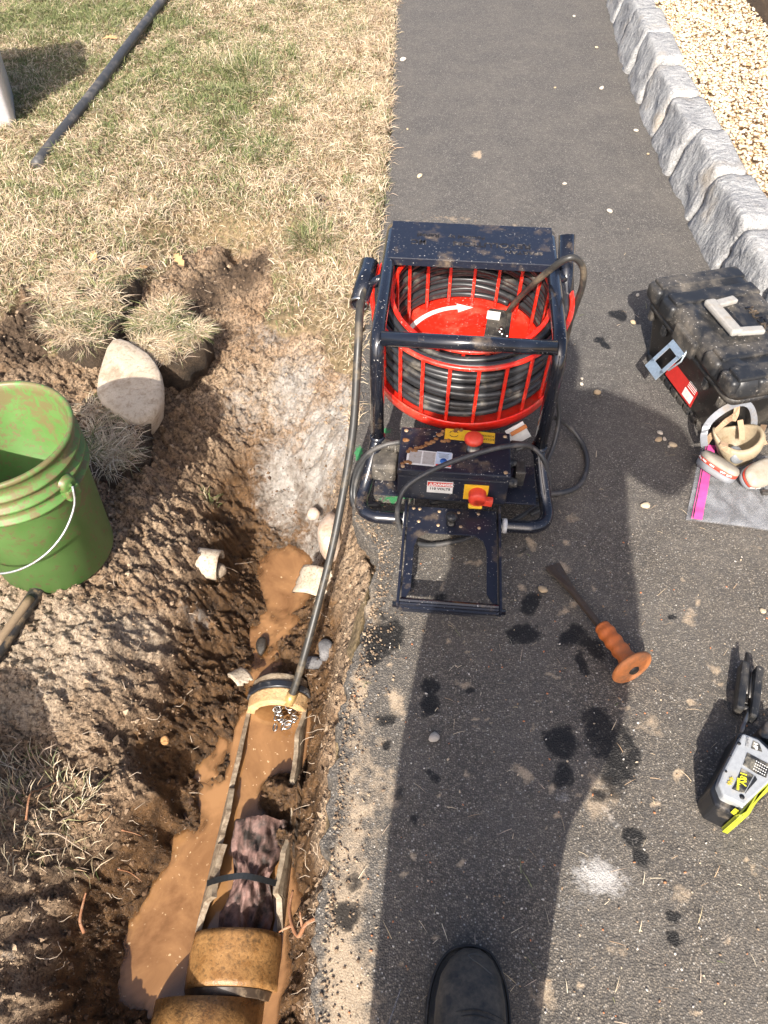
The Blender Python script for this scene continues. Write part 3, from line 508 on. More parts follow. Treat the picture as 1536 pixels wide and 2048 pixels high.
# ------------------------------------------------------------------ drain cleaning machine
O = Vector((.195, 1.45, 0)); YAW = math.radians(-5)
mach = thing('drain_cleaning_machine', 'black tube framed drain milling machine with a red cage of coiled cable', 'drain machine', O, YAW)
BP, PLT, RED = MT['black_paint'], MT['black_plate'], MT['red_paint']
for s in (-1, 1):
    u = .2 * s
    MB().tube([(u, .345, .0), (u, .345, .40), (u, .345, .445), (u, .335, .465), (u, .30, .472), (u, -.07, .472), (u, -.105, .468), (u, -.128, .45), (u, -.136, .42), (u, -.136, .17)], .0165, 14).build('side_rail', BP, mach)
    MB().tube([(u, -.136, .185), (u, -.136, .165)], .0195, 14).build('joint_collar', BP, mach)
    MB().tube([(u * 1.0, -.120, .20), (u * 1.0, -.120, .115)], .004, 8).build('pin', MT['steel'], mach)
    MB().lathe([(.03, -.02), (.09, -.02), (.1, -.01), (.1, .01), (.09, .02), (.03, .02)], 28, (u * .82, .32, .1), Matrix.Rotation(math.pi / 2, 3, 'Y')).build('wheel', MT['black_dark'], mach)
MB().tube([(-.19, -.128, .474), (.19, -.128, .474)], .0165, 14).build('crossbar', BP, mach)
lp = [(-.2, -.136, .175), (-.212, -.17, .125), (-.226, -.215, .078), (-.232, -.25, .062), (-.222, -.278, .058), (-.195, -.293, .058), (-.15, -.295, .058), (.15, -.295, .058), (.195, -.293, .058), (.222, -.278, .058), (.232, -.25, .062), (.226, -.215, .078), (.212, -.17, .125), (.2, -.136, .175)]
MB().tube(lp, .0165, 14, sub=4).build('lower_loop', BP, mach)
MB().tube([(-.2, .345, .03), (.2, .345, .03)], .014, 10).build('axle', BP, mach)
tp = MB().box((0, .2535, .4865), (.404, .169, .005), bev=.001); tp.box((0, .1705, .478), (.404, .004, .020), bev=.001); tpo = tp.build('top_plate', PLT, mach)
flip = Matrix.Translation((0, .247, .4892)) @ Matrix.Rotation(math.pi, 4, 'Z'); DK = MT['black_dark']
hole = worn('cut_letter', (.012, .010, .010), .6, dirt=(.30, .26, .22), amt=.42, scale=40)
text('lettering', 'SPARTAN', .019, hole, tpo, flip @ Matrix.Translation((-.128, .031, 0)), .0005, 1.15, .0004)
text('lettering', 'REVOLUTION', .028, hole, tpo, flip @ Matrix.Translation((-.050, .003, 0)), .0005, 1.12, .0006)
text('lettering', 'MC', .028, hole, tpo, flip @ Matrix.Translation((.130, .003, 0)), .0005, .95, .0006)
text('lettering', 'Powered by', .019, hole, tpo, flip @ Matrix.Translation((.012, -.027, 0)), .0005, 1.0, .0002)
text('lettering', 'Renssi', .021, hole, tpo, flip @ Matrix.Translation((.108, -.028, 0)), .0005, 1.05, .0006)
# red drum: floor, rims, inner and outer cage
DC = Vector((0.008, .157, 0)); ZF, ZT, RO, RI = .185, .394, .243, .19
TILT = Matrix.Translation((0, DC.y - RO, ZF)) @ Matrix.Rotation(math.radians(8), 4, 'X') @ Matrix.Translation((0, -(DC.y - RO), -ZF))
drum = MB().lathe([(0, ZF + .012), (.05, ZF + .012), (.17, ZF + .006), (.236, ZF + .004), (.243, ZF + .012), (.25, ZF + .022), (.252, ZF + .016), (.252, ZF - .010), (.246, ZF - .016), (.1, ZF - .02), (.06, ZF - .1), (0, ZF - .1)], 72, DC).build('drum', RED, mach); drum.matrix_basis = TILT
def ringz(r, z): return [(DC.x + r * math.cos(a), DC.y + r * math.sin(a), z) for a in np.linspace(0, 2 * math.pi, 73)[:-1]]
MB().tube(ringz(RO, ZT), .0065, 10, closed=True).build('top_ring', RED, drum); MB().tube(ringz(RI + .005, ZT + .004), .006, 10, closed=True).build('inner_ring', RED, drum)
ob = MB().box((0, 0, (ZF + ZT) / 2 + .005), (.006, .0085, ZT - ZF), bev=.0015); obm = None
for k in range(23):
    a = 2 * math.pi * (k + .62) / 23; p = (DC.x + RO * math.cos(a), DC.y + RO * math.sin(a), 0)
    if obm is None: o = ob.build('bar', RED, drum); obm = o.data
    else: o = link('bar', obm, None, drum)
    o.location = p; o.rotation_euler = (0, 0, a)
obm = None; ob = MB().box((0, 0, (ZF + ZT) / 2 + .005), (.006, .0085, ZT - ZF), bev=.0015)
for k in range(18):
    a = 2 * math.pi * (k + .3) / 18; p = (DC.x + RI * math.cos(a), DC.y + RI * math.sin(a), 0)
    if obm is None: o = ob.build('bar', RED, drum); obm = o.data
    else: o = link('bar', obm, None, drum)
    o.location = p; o.rotation_euler = (0, 0, a)
# rotation arrow painted on the floor, folded red cover and the black shaft clamp
def floorz(r): return ZF + .012 - .006 * r / .17 + .0012
arc = [math.radians(a) for a in np.linspace(182, 98, 22)]; V = []
for a in arc:
    for r in (.163, .178): V.append((DC.x + r * math.cos(a), DC.y + r * math.sin(a), floorz(r)))
nA = len(V); ah = math.radians(99); ae = math.radians(84); V += [(DC.x + r * math.cos(t), DC.y + r * math.sin(t), floorz(r)) for r, t in ((.150, ah), (.186, ah), (.172, ae))]
MB().add(V, [(2 * i, 2 * i + 1, 2 * i + 3, 2 * i + 2) for i in range(len(arc) - 1)] + [(nA, nA + 1, nA + 2)]).build('arrow', MT['white_clean'], drum)
def sheet(poly, th=.003):
    m = MB(); n_ = len(poly); top = [Vector(p) for p in poly]; bot = [p - Vector((0, 0, th)) for p in top]
    return m.add(top + bot, [tuple(range(n_)), tuple(reversed(range(n_, 2 * n_)))] + [(i, (i + 1) % n_, n_ + (i + 1) % n_, n_ + i) for i in range(n_)], False)
sheet([(-.11, .16, .203), (-.07, .20, .209), (-.02, .222, .217), (.03, .227, .224), (.066, .212, .230), (.078, .19, .232), (.055, .15, .228), (.0, .13, .217), (-.07, .13, .206)]).build('cover_flap', RED, drum)
sheet([(-.02, .228, .206), (.0, .262, .209), (.03, .283, .213), (.066, .278, .218), (.07, .232, .226), (.03, .226, .220)]).build('cover_flap', RED, drum)
cl = MB().box((.085, .222, .215), (.052, .105, .055), Matrix.Rotation(-.12, 3, 'Z'), .004).box((.115, .21, .218), (.012, .12, .07), Matrix.Rotation(-.1, 3, 'Z'), .002).build('shaft_clamp', MT['black_plastic'], drum)
MB().box((.077, .247, .2432), (.035, .03, .001), Matrix.Rotation(-.12, 3, 'Z')).build('rating_label', MT['white'], drum)
for p in ((.098, .20, .243), (.1, .182, .243), (.112, .165, .253), (.094, .19, .243)): MB().lathe([(0, .004), (.005, .004), (.006, 0)], 10, p).build('bolt', MT['steel'], drum)
MB().box((.0, .10, .20), (.12, .10, .03), bev=.006).build('hub_block', MT['black_dark'], drum)
MB().box((.075, .0, .30), (.045, .012, .05), bev=.001).build('warning_label', MT['white'], drum)
# coiled cable between the two cages
cb = MB(); pts = []; T = 11.4; SEG = 80
for i in range(int(T * SEG)):
    t = i / SEG; a = 2 * math.pi * t; r = .2285 + .004 * math.sin(t * 3.1) + .003 * math.sin(a * 3 + t); z = ZF + .024 + .0168 * t + .003 * math.sin(a * 2 + t * 5)
    pts.append((DC.x + r * math.cos(a), DC.y + r * math.sin(a), z))
cb.tube(pts, .0086, 9); pts = []
for i in range(int(T * SEG)):
    t = i / SEG; a = 2 * math.pi * t + 1; r = .2075 + .003 * math.sin(t * 2.3) + .0025 * math.sin(a * 2 + t); z = ZF + .023 + .0167 * t + .003 * math.sin(a * 3 + t * 4)
    pts.append((DC.x + r * math.cos(a), DC.y + r * math.sin(a), z))
cb.tube(pts, .0086, 9).build('coiled_cable', MT['cable'], mach).matrix_basis = TILT
# guide tubes
def pipe_between(m, p0, p1, r0, r1, seg=20):
    p0, p1 = Vector(p0), Vector(p1); d = p1 - p0; q = d.to_track_quat('Z', 'Y').to_matrix(); L_ = d.length
    return m.lathe([(r1, L_), (r0, L_), (r0, 0), (r1, 0), (r1, L_)], seg, p0, q)
gt = pipe_between(MB(), (-.262, .075, .418), (-.248, .19, .455), .0235, .0195, 24).build('guide_tube', BP, mach); pipe_between(MB(), (-.2625, .070, .4168), (-.262, .0749, .418), .0238, .0198, 24).build('tube_rim', MT['steel'], gt)
MB().tube([(-.2, .12, .47), (-.245, .12, .44)], .011, 10).build('guide_bracket', BP, mach)
pipe_between(MB(), (.243, .115, .37), (.226, .235, .53), .0195, .0165, 22).build('guide_tube', BP, mach); MB().tube([(.2, .16, .47), (.235, .165, .45)], .011, 10).build('guide_bracket', BP, mach)
# base plate and control box
MB().box((0, -.19, .094), (.40, .125, .005), bev=.001).build('base_plate', PLT, mach)
bx0, bx1, by0, by1 = -.140, .124, -.262, -.120; bcx, bcy = (bx0 + bx1) / 2, (by0 + by1) / 2
cbx = MB().box((bcx, bcy, .139), (bx1 - bx0, by1 - by0, .084), bev=.004).build('control_box', PLT, mach)
MB().box((bcx, bcy, .1915), (bx1 - bx0 + .003, by1 - by0 + .003, .020), bev=.003).build('lid', PLT, cbx); ZL = .2016
for sx in (bx0 + .011, bx1 - .011):
    for sy in (by0 + .011, by1 - .011): MB().lathe([(0, .0025), (.004, .0022), (.0055, 0)], 12, (sx, sy, ZL)).build('screw', MT['brass'], cbx)
tilt = Matrix.Rotation(math.radians(-3), 3, 'Z')
MB().box((.027, -.137, ZL + .0003), (.122, .036, .0012), tilt).build('yellow_label', MT['yellow'], cbx)
fl = Matrix.Translation((.066, -.139, ZL + .0013)) @ Matrix.Rotation(math.pi - .05, 4, 'Z')
text('lettering', 'ROTATION', .008, MT['ink'], cbx, fl @ Matrix.Translation((0, .006, 0)), .0002); text('lettering', 'FORWARD', .008, MT['ink'], cbx, fl @ Matrix.Translation((0, -.005, 0)), .0002)
for a0 in (20, 200):
    MB().tube([(-.012 + .0105 * math.cos(math.radians(a)), -.134 + .0105 * math.sin(math.radians(a)), ZL + .0012) for a in range(a0, a0 + 141, 14)], .0008, 6).build('arrow_print', MT['ink'], cbx)
MB().box((-.068, -.222, ZL + .0003), (.108, .048, .001), tilt).build('white_label', MT['white'], cbx)
for lx in (-.102, -.069): MB().box((lx, -.2215 - (lx + .068) * .05, ZL + .0009), (.029, .040, .0008), tilt).build('grey_panel', MT['grey_print'] if False else worn('grey_panel', (.42, .40, .37), .5, amt=.35, scale=90), cbx)
MB().box((-.034, -.219, ZL + .0009), (.036, .042, .0008), tilt).build('label_panel', worn('pale_blue', (.50, .60, .72), .5, amt=.1), cbx)
MB().lathe([(0, .001), (.0085, .001), (.0085, 0)], 20, (-.034, -.228, ZL + .0009)).build('logo', MT['blue_print'], cbx); MB().box((-.034, -.242, ZL + .0010), (.036, .005, .001), tilt).build('red_strip', MT['red_plastic'], cbx)
for q in range(4): MB().box((-.034, -.205 - q * .004, ZL + .0011), (.026 - .004 * (q % 2), .0012, .0006), tilt).build('print_line', MT['ink'], cbx)
eb = MB().lathe([(0, 0), (.017, 0), (.017, .014), (.015, .016), (.015, .030)], 28, (.034, -.187, ZL)).build('button_base', MT['steel'], cbx)
MB().lathe([(0, .052), (.012, .0515), (.019, .049), (.0225, .044), (.0225, .036), (.018, .031), (.012, .029)], 32, (.034, -.187, ZL)).build('emergency_button', MT['red_plastic'], cbx)
mud = worn('dried_mud', (.20, .085, .025), .6, dirt=(.36, .2, .09), amt=.5, scale=60, bump=.5)
for q, (mx_, my_, ml, ma) in enumerate([(-.045, -.135, .03, .9), (-.062, -.163, .04, .7), (-.085, -.18, .045, .5), (-.112, -.2, .03, .3), (.0, -.120, .02, 0), (-.123, -.238, .022, .2), (-.03, -.158, .02, .2), (-.125, -.165, .012, .2)]):
    mm = MB(); rr = random.Random(q)
    for _ in range(7):
        t = rr.uniform(-.5, .5) * ml; rot = Matrix.Rotation(ma, 3, 'Z'); c = rot @ Vector((t, rr.gauss(0, .0022), 0)); mm.lathe([(0, .0022), (.003, .0018), (.0055, 0)], 7, (mx_ + c.x, my_ + c.y, ZL + .001))
    mm.build('mud_splash', mud, cbx)
fy_ = by0 - .0008; FR = Matrix.Rotation(math.pi / 2, 4, 'X')
MB().box((-.038, fy_, .148), (.062, .001, .040)).build('danger_label', MT['white'], cbx); MB().box((-.038, fy_ - .0006, .1585), (.059, .001, .014)).build('danger_band', worn('danger_red', (.62, .05, .03), .5, amt=.1), cbx)
text('lettering', 'DANGER', .0115, MT['white_clean'], cbx, Matrix.Translation((-.030, fy_ - .0016, .1585)) @ FR, .0003, 1.05, .0004); text('lettering', '110 VOLTS', .0105, MT['ink'], cbx, Matrix.Translation((-.038, fy_ - .001, .1425)) @ FR, .0003, 1.0, .0003)
MB().add([(-.066, fy_ - .0016, .153), (-.054, fy_ - .0016, .153), (-.060, fy_ - .0016, .1645)], [(0, 1, 2)]).build('warning_triangle', MT['white_clean'], cbx); MB().box((-.060, fy_ - .0020, .1575), (.0016, .0006, .006)).build('exclamation_mark', MT['red_plastic'], cbx)
sw = MB().box((.049, fy_, .138), (.058, .002, .052)).build('switch_plate', MT['yellow'], cbx)
MB().lathe([(0, .026), (.019, .026), (.0215, .022), (.0215, 0)], 28, (.053, fy_, .135), Matrix.Rotation(math.pi / 2, 3, 'X')).build('switch_knob', MT['red_plastic'], cbx); MB().box((.067, fy_ - .018, .129), (.046, .016, .020), Matrix.Rotation(.1, 3, 'Y'), .002).build('switch_lever', MT['red_plastic'], cbx)
MB().box((.05, fy_ - .022, .1125), (.034, .012, .010), bev=.003).build('switch_lug', MT['yellow'], cbx)
for gz, gy_ in ((.155, -.175), (.15, -.235)):
    MB().lathe([(0, .02), (.010, .02), (.0115, .014), (.0115, .012), (.013, .012), (.013, 0)], 14, (bx1 + .002, gy_, gz), Matrix.Rotation(math.pi / 2, 3, 'Y')).build('cable_gland', MT['black_plastic'], cbx)
MB().box((.155, -.19, .135), (.025, .04, .05), bev=.004).build('plug', MT['black_plastic'], cbx)
gr_ = MB().box((-.178, -.175, .125), (.062, .075, .055), bev=.008); gr_.build('motor_housing', MT['black_plastic'], mach)
bel = MB()
for q in range(6): bel.tube([(-.150 - q * .0085, -.155 + q * .003, .165), (-.155 - q * .0085, -.155 + q * .003, .165)], .016 - .0008 * q, 14)
bel.tube([(-.142, -.155, .165), (-.205, -.138, .165)], .0125, 12).build('strain_relief', MT['black_plastic'], mach)
MB().box((.150, -.085, .17), (.05, .004, .045), Matrix.Rotation(-.5, 3, 'X') @ Matrix.Rotation(-.6, 3, 'Y')).build('serial_label', MT['white'], mach); MB().box((.150, -.0865, .183), (.044, .003, .010), Matrix.Rotation(-.5, 3, 'X') @ Matrix.Rotation(-.6, 3, 'Y')).build('label_band', worn('orange_print', (.55, .18, .04), .5), mach)
# pull-out handle
hz = .088; hp = MB(); arcp = []
out_ = [(-.110, -.278), (.104, -.278), (.104, -.545), (.094, -.545), (.080, -.520), (.080, -.40), (.072, -.372), (.052, -.357), (-.062, -.357), (-.082, -.372), (-.090, -.40), (-.090, -.520), (-.100, -.545), (-.110, -.545)]
hd = MB().prism(out_, hz - .002, hz + .002, .0006).build('handle_plate', PLT, mach)
for s, u in ((-1, -.1165), (1, .1105)): MB().box((u, -.417, hz - .002), (.006, .300, .026), bev=.001).build('handle_side', PLT, mach)
MB().tube([(-.128, -.560, hz - .004), (.122, -.560, hz - .004)], .0075, 12).build('handle_rod', BP, mach)
gp = MB(); pr2 = []
for k in range(24): a = 2 * math.pi * k / 24; r = .0155 if k % 3 else .0128; pr2.append((r * math.cos(a), r * math.sin(a)))
gp.loft([[Vector((u, -.560 + p[0], hz - .004 + p[1])) for p in pr2] for u in (-.112, .106)], True, False).build('handle_grip', BP, mach)
MB().lathe([(0, .034), (.009, .0335), (.0135, .030), (.0145, .025), (.012, .019), (.007, .016), (.009, .0), (.011, 0)], 24, (-.006, -.325, hz + .002)).build('latch_knob', MT['black_plastic'], mach)
for (su, sv) in ((-.083, -.286), (-.035, -.290), (.012, -.290), (.060, -.290), (-.083, -.325), (-.036, -.333), (.018, -.333), (.062, -.333), (-.098, -.285)): MB().lathe([(0, .0016), (.0035, .0014), (.0045, 0)], 10, (su, sv, hz + .0021)).build('screw', MT['brass'], mach)
for u in (-.122, .120): MB().tube([(u, -.295, .058), (u + .012, -.295, .058)], .0185, 18).build('bushing', worn('bushing', (.65, .64, .62), .4, amt=.2), mach)
# flexible shaft down to the broken pipe, with chain knocker
hs = [(722, 604, .43), (716, 700, .36), (707, 850, .21), (690, 965, .09), (667, 1085, -.03), (641, 1190, -.135), (609, 1310, -.25), (586, 1385, -.335), (578, 1402, -.36)]
fs = MB().tube([O + Matrix.Rotation(YAW, 3, 'Z') @ Vector((-.242, .2, .45))] + GA(hs), .0102, 12, sub=6).build('flexible_shaft', MT['hose'], mach, True)
MB().tube(GA([(585, 1386, -.338), (577, 1408, -.365)]), .0135, 14).build('brass_collar', worn('brass_collar', (.55, .36, .14), .4, .4, amt=.3), fs, True)
ch = MB(); rr = random.Random(3); c0 = G(570, 1436, -.395)
for q in range(16):
    c = c0 + Vector((rr.uniform(-.026, .026), rr.uniform(-.03, .03), rr.uniform(-.012, .012))); M3 = Matrix.Rotation(rr.uniform(0, 6), 3, 'Z') @ Matrix.Rotation(rr.uniform(-1, 1), 3, 'X')
    ch.tube([c + M3 @ Vector((.010 * math.cos(a), .006 * math.sin(a), 0)) for a in np.linspace(0, 6.283, 13)[:-1]], .0022, 6, closed=True)
ch.build('chain', MT['steel'], fs, True)
MB().tube(GA([(1012, 632, .27), (1030, 605, .35), (1065, 570, .45), (1100, 540, .52), (1132, 518, .56), (1152, 517, .56), (1166, 537, .53), (1165, 570, .48), (1152, 610, .41), (1140, 645, .35), (1128, 690, .29), (1105, 730, .24)]), .0078, 12, sub=6).build('drive_cable', MT['hose'], mach, True)
def cordp(pts, r=.0062): return MB().tube(GA(pts), r, 10, sub=7).build('power_cord', MT['cord'], mach, True)
cordp([(1030, 900, .155), (1052, 893, .165), (1062, 870 + 25, .19), (1050, 890, .235), (1010, 893, .25), (960, 905, .245), (900, 925, .235), (850, 948, .22), (812, 975, .19), (797, 1008, .15), (796, 1045, .09), (815, 1078, .04), (855, 1090, .012), (905, 1084, .010), (960, 1068, .010), (1010, 1050, .01), (1062, 1020, .01), (1085, 1000, .01)])
cordp([(1024, 885, .17), (1060, 892, .19), (1085, 915, .17), (1096, 950, .12), (1098, 990, .06), (1094, 1010, .03), (1060, 1030, .012)])
cordp([(1100, 830, .12), (1135, 850, .05), (1163, 885, .012), (1175, 925, .010), (1163, 965, .010), (1135, 983, .010), (1085, 990, .012), (1040, 1000, .012), (930, 1000, .012), (860, 1005, .012)], .0068)
cordp([(800, 884, .185), (770, 890, .18), (735, 908, .15), (710, 945, .08), (703, 985, .03), (712, 1015, .012), (740, 1030, .012), (790, 1030, .012)])
cordp([(742, 905, .155), (722, 935, .10), (710, 975, .05), (715, 1005, .02), (760, 1010, .012)])
cordp([(1112, 780, .2), (1118, 830, .12), (1110, 880, .06), (1095, 920, .03), (1080, 950, .02)], .0062)

# ------------------------------------------------------------------ green bucket
bc = Vector((-.815, 1.12, -.005)); buck = thing('bucket', 'muddy green plastic bucket with wire bail standing beside the trench', 'bucket', bc)
b = NB('green_plastic'); n1 = b.noise(9, 7, .7); n2 = b.noise(38, 6, .75, .5); z_ = b.new('ShaderNodeSeparateXYZ'); b.L(b.co(), z_.inputs[0])
col = b.mix(b.ramp(n1, [(.3, 0), (.7, 1)]), (.072, .165, .036), (.115, .225, .062))
hi = b.math('ADD', b.math('MULTIPLY', z_.outputs[2], .55), -.10); mf = b.math('ADD', n2, hi); col = b.mix(b.ramp(mf, [(.56, 0), (.64, .85)]), col, (.15, .11, .052)); sp_ = b.ramp(b.noise(70, 5, .6), [(.59, 0), (.64, .85)]); col = b.mix(sp_, col, (.16, .12, .06))
b.set('Base Color', col); b.set('Roughness', b.math('ADD', b.math('MULTIPLY', n1, .3), .30)); b.set('Subsurface Weight', .0); b.bump(n2, .15, .001); MT['bucket'] = b.m
prof = [(0, .0), (.128, .0), (.137, .006), (.150, .285), (.151, .287), (.163, .290), (.163, .296), (.153, .300), (.154, .322), (.164, .325), (.164, .331), (.1545, .335), (.155, .356), (.164, .359), (.164, .365), (.156, .369), (.157, .395), (.162, .397), (.164, .402), (.162, .408), (.156, .409), (.152, .404), (.149, .39), (.131, .012), (0, .012)]
MB().lathe(prof, 72).build('body', MT['bucket'], buck)
ea = G(104, 952, .325) - bc; th = math.atan2(ea.y, ea.x)
for k, a in enumerate((th, th + math.pi)):
    c = Vector((.158 * math.cos(a), .158 * math.sin(a), .322)); q = Vector((math.cos(a), math.sin(a), 0)).to_track_quat('Z', 'Y').to_matrix()
    MB().lathe([(0, .016), (.004, .016), (.005, .012), (.013, .014), (.018, .010), (.022, 0)], 22, c, q).build('bail_ear', MT['bucket'], buck)
    MB().box(c + Vector((0, 0, -.022)), (.034, .034, .03), Matrix.Rotation(a, 3, 'Z'), .004).build('ear_mount', MT['bucket'], buck)
wp = [Vector((.176 * math.cos(th), .176 * math.sin(th), .322))]
for t in np.linspace(.03, .97, 15):
    a = th - math.pi * t; r = .180 + .012 * math.sin(math.pi * t); wp.append(Vector((r * math.cos(a), r * math.sin(a), .322 - .16 * math.sin(math.pi * t) ** .6)))
wp.append(Vector((.176 * math.cos(th + math.pi), .176 * math.sin(th + math.pi), .322)))
MB().tube(wp, .0026, 8, sub=3).build('wire_bail', worn('wire', (.42, .42, .42), .4, .6), buck)

# ------------------------------------------------------------------ rock, sod clumps, bar, pole, bin
def rockmat(name, c1, c2, spot=(.2, .15, .1), sc=14, rough=.85):
    b = NB(name); n1 = b.noise(sc, 7, .65); n2 = b.noise(sc * 5, 5, .7); col = b.mix(b.ramp(n1, [(.3, 0), (.7, 1)]), c1, c2); col = b.mix(b.ramp(b.noise(sc * .6, 6, .7), [(.55, 0), (.68, .8)]), col, spot)
    b.set('Base Color', b.mix(b.ramp(n2, [(.34, .7), (.5, 0)]), col, spot)); b.set('Roughness', b.math('ADD', b.math('MULTIPLY', n1, .3), rough - .15)); b.bump(n2, .6, .006); return b.m
def lump(outline, levels, tiltv=(0, 0), noise=.006, seed=1, sub=6):
    """closed rounded body from a plan outline; levels: (z, scale)"""
    P, _ = spline([Vector((p[0], p[1], 0)) for p in outline], [0] * len(outline), sub, True); c = sum(P, Vector()) / len(P); rings = []
    for z, s in levels:
        ring = []
        for p in P:
            q = c + (p - c) * s; d = fbm(np.array([q.x * 18 + seed]), np.array([q.y * 18 + z * 25]), seed, 3)[0] - .5; e = fbm(np.array([q.x * 30 + z * 30]), np.array([q.y * 30 + seed]), seed + 1, 2)[0] - .5
            q = q + (p - c).normalized() * d * noise * 3; ring.append(Vector((q.x, q.y, z + e * noise * 2 + (q.x - c.x) * tiltv[0] + (q.y - c.y) * tiltv[1])))
        rings.append(ring)
    return MB().loft(rings)
ro = GA([(190, 780), (205, 725), (228, 684), (262, 692), (300, 716), (325, 752), (326, 796), (298, 832), (262, 838), (215, 812)], .03); rk = lump(ro, [(-.10, .6), (-.06, .8), (-.01, .92), (.022, 1.0), (.034, .97), (.041, .91), (.044, .6), (.046, .3), (.046, .02)], (.05, .10), .003, 3, 2)
tag(rk.build('rock', rockmat('rock', (.54, .45, .34), (.42, .34, .25), (.26, .19, .12))), 'big smooth beige rock lying on the soil behind the green bucket', 'rock')
sodsoil = rockmat('sod_soil', (.045, .030, .019), (.17, .115, .07), (.06, .042, .026), 30, .95); sn_ = [q for q in sodsoil.node_tree.nodes if q.type == 'BUMP'][0]; sn_.inputs['Distance'].default_value = .03; sn_.inputs['Strength'].default_value = 1.0
for si, (poly, hgt, lab, gr0) in enumerate([(SOD[0], .055, 'large dug up sod clump of straw grass above the beige rock', .12), (SOD[1], .022, 'smaller sod clump with green and straw blades beside the beige rock', .40), ([(168, 812), (225, 795), (285, 838), (285, 900), (232, 950), (185, 940)], .02, 'shaded flattened sod clump of grass between bucket and rock', .35)]):
    zb = -.01 if si < 2 else -.02; ow = GA(poly, zb + hgt * .6); c = sum(ow, Vector()) / len(ow); sd = thing('sod_clump', lab, 'sod clump', (c.x, c.y, zb), 0, 'sod clumps by the hole')
    lump(ow, [(zb - .09, 1.05), (zb - .02, 1.06), (zb + hgt * .55, 1.04), (zb + hgt * .9, .98), (zb + hgt, .88), (zb + hgt * 1.02, .4), (zb + hgt * 1.03, .02)], (0, 0), .022, si + 5).build('soil', sodsoil, sd, True)
    xy = [(p.x, p.y) for p in ow]; n = 22000; x = rng.uniform(min(p[0] for p in xy), max(p[0] for p in xy), n); y = rng.uniform(min(p[1] for p in xy), max(p[1] for p in xy), n); k = inpoly(x + (vn(x * 30, y * 30, 2) - .5) * .05, y + (vn(x * 30, y * 30, 5) - .5) * .05, xy) & (fbm(x * 22, y * 22, 4, 2) > .40); x, y = x[k], y[k]; n = min(len(x), 5200 if si < 2 else 2200); x, y = x[:n], y[:n]
    rr_ = np.hypot(x - c.x, y - c.y); rm_ = max(math.hypot(p[0] - c.x, p[1] - c.y) for p in xy); P = np.stack([x - c.x, y - c.y, np.where(rr_ < .75 * rm_, hgt * 1.0, hgt * (1.0 - .4 * ((rr_ / rm_ - .75) / .25) ** 2)) - .004], 1)
    azd = vn(x * 16, y * 16, 1) * 11 + rng.normal(0, 1.3, n); P[:, 2] += (fbm(x * 25, y * 25, 3, 2) - .5) * .03
    blades('grass', P, rng.uniform(.03, .085, n), rng.uniform(.0014, .0026, n), rng.uniform(1.1, 1.62, n), azd, colours(n, np.clip(gr0 + (fbm(x * 14, y * 14, 2, 2) - .5) * 1.8, 0, .9)), MT['grass'], sd)
def tuft(px, py, n, rad, hgt, gr0, lab, z=None):
    c = G(px, py, 0); c.z = float(heights(np.array([c.x]), np.array([c.y]))[0]) - .004; t = thing('grass_tuft', lab, 'grass tuft', c)
    a = rng.uniform(0, 6.28, n); r = rad * np.sqrt(rng.random(n)) * (.55 + .6 * vn(a * 1.3, a * 0, 2)); P = np.stack([r * np.cos(a), r * np.sin(a), np.zeros(n)], 1)
    P[:, 2] = heights(c.x + P[:, 0], c.y + P[:, 1]) - c.z - .002; blades('blade_bunch', P, rng.uniform(.5, 1.1, n) * hgt, rng.uniform(.0014, .0028, n), rng.uniform(.15, 1.2, n), a + rng.normal(0, 1.2, n), colours(n, gr0), MT['grass'], t, .6)
tuft(490, 150, 620, .16, .11, .85, 'tall green grass tuft in the middle of the lawn'); tuft(620, 490, 420, .09, .10, .7, 'green grass tuft at the dug edge near the red cage'); tuft(385, 222, 160, .09, .06, .85, 'low green grass tuft left of the tall lawn tuft')
tuft(390, 895, 34, .02, .05, .6, 'tiny grass sprig growing from the dark bank near the rock'); tuft(700, 355, 90, .04, .04, .9, 'small green grass tuft next to the asphalt above the red cage'); tuft(40, 1590, 520, .11, .055, .18, 'straw grass tuft on the soil mound below the bucket'); tuft(540, 300, 220, .11, .06, .85, 'dense green grass tuft below the tall lawn tuft')
sh = thing('digging_bar', 'black and tan digging bar lying under the green bucket', 'digging bar', G(20, 1270, .02))
MB().tube(GA([(95, 1150, .01), (40, 1235, .016), (-10, 1310, .018), (-120, 1470, .03)]), .017, 12, sub=3).build('shaft', worn('bar_black', (.03, .028, .026), .5, dirt=(.35, .24, .13), amt=.42, scale=30), sh, True)
MB().tube(GA([(62, 1195, .028), (28, 1242, .030), (-12, 1296, .032)]), .010, 10, sub=3).build('wood_strip', worn('wood_strip', (.27, .19, .115), .7, amt=.3, scale=30), sh, True)
pole = MB().tube(GA([(72, 330, .045), (110, 280, .05), (190, 180, .055), (255, 92, .055), (325, 0, .05), (420, -125, .05)]), .022, 14, sub=4).build('pipe', worn('lawn_pipe', (.055, .054, .055), .5, dirt=(.20, .18, .16), amt=.42, scale=9)); tag(pole, 'long dark grey pipe lying across the lawn', 'pipe')
wb = thing('storage_bin', 'white plastic bin at the edge of the lawn behind the pipe', 'bin', G(8, 283, 0)); c = G(20, 268, 0); ang = .35; R = Matrix.Rotation(ang, 3, 'Z'); wm = worn('white_plastic', (.74, .74, .78), .35, 0, dirt=(.45, .42, .4), amt=.15)
def rrect(hx, hy, r, n=6):
    out = []
    for (sx, sy, a0) in ((1, 1, 0), (-1, 1, 90), (-1, -1, 180), (1, -1, 270)):
        for k in range(n + 1): a = math.radians(a0 + 90 * k / n); out.append((sx * (hx - r) + r * math.cos(a), sy * (hy - r) + r * math.sin(a)))
    return out
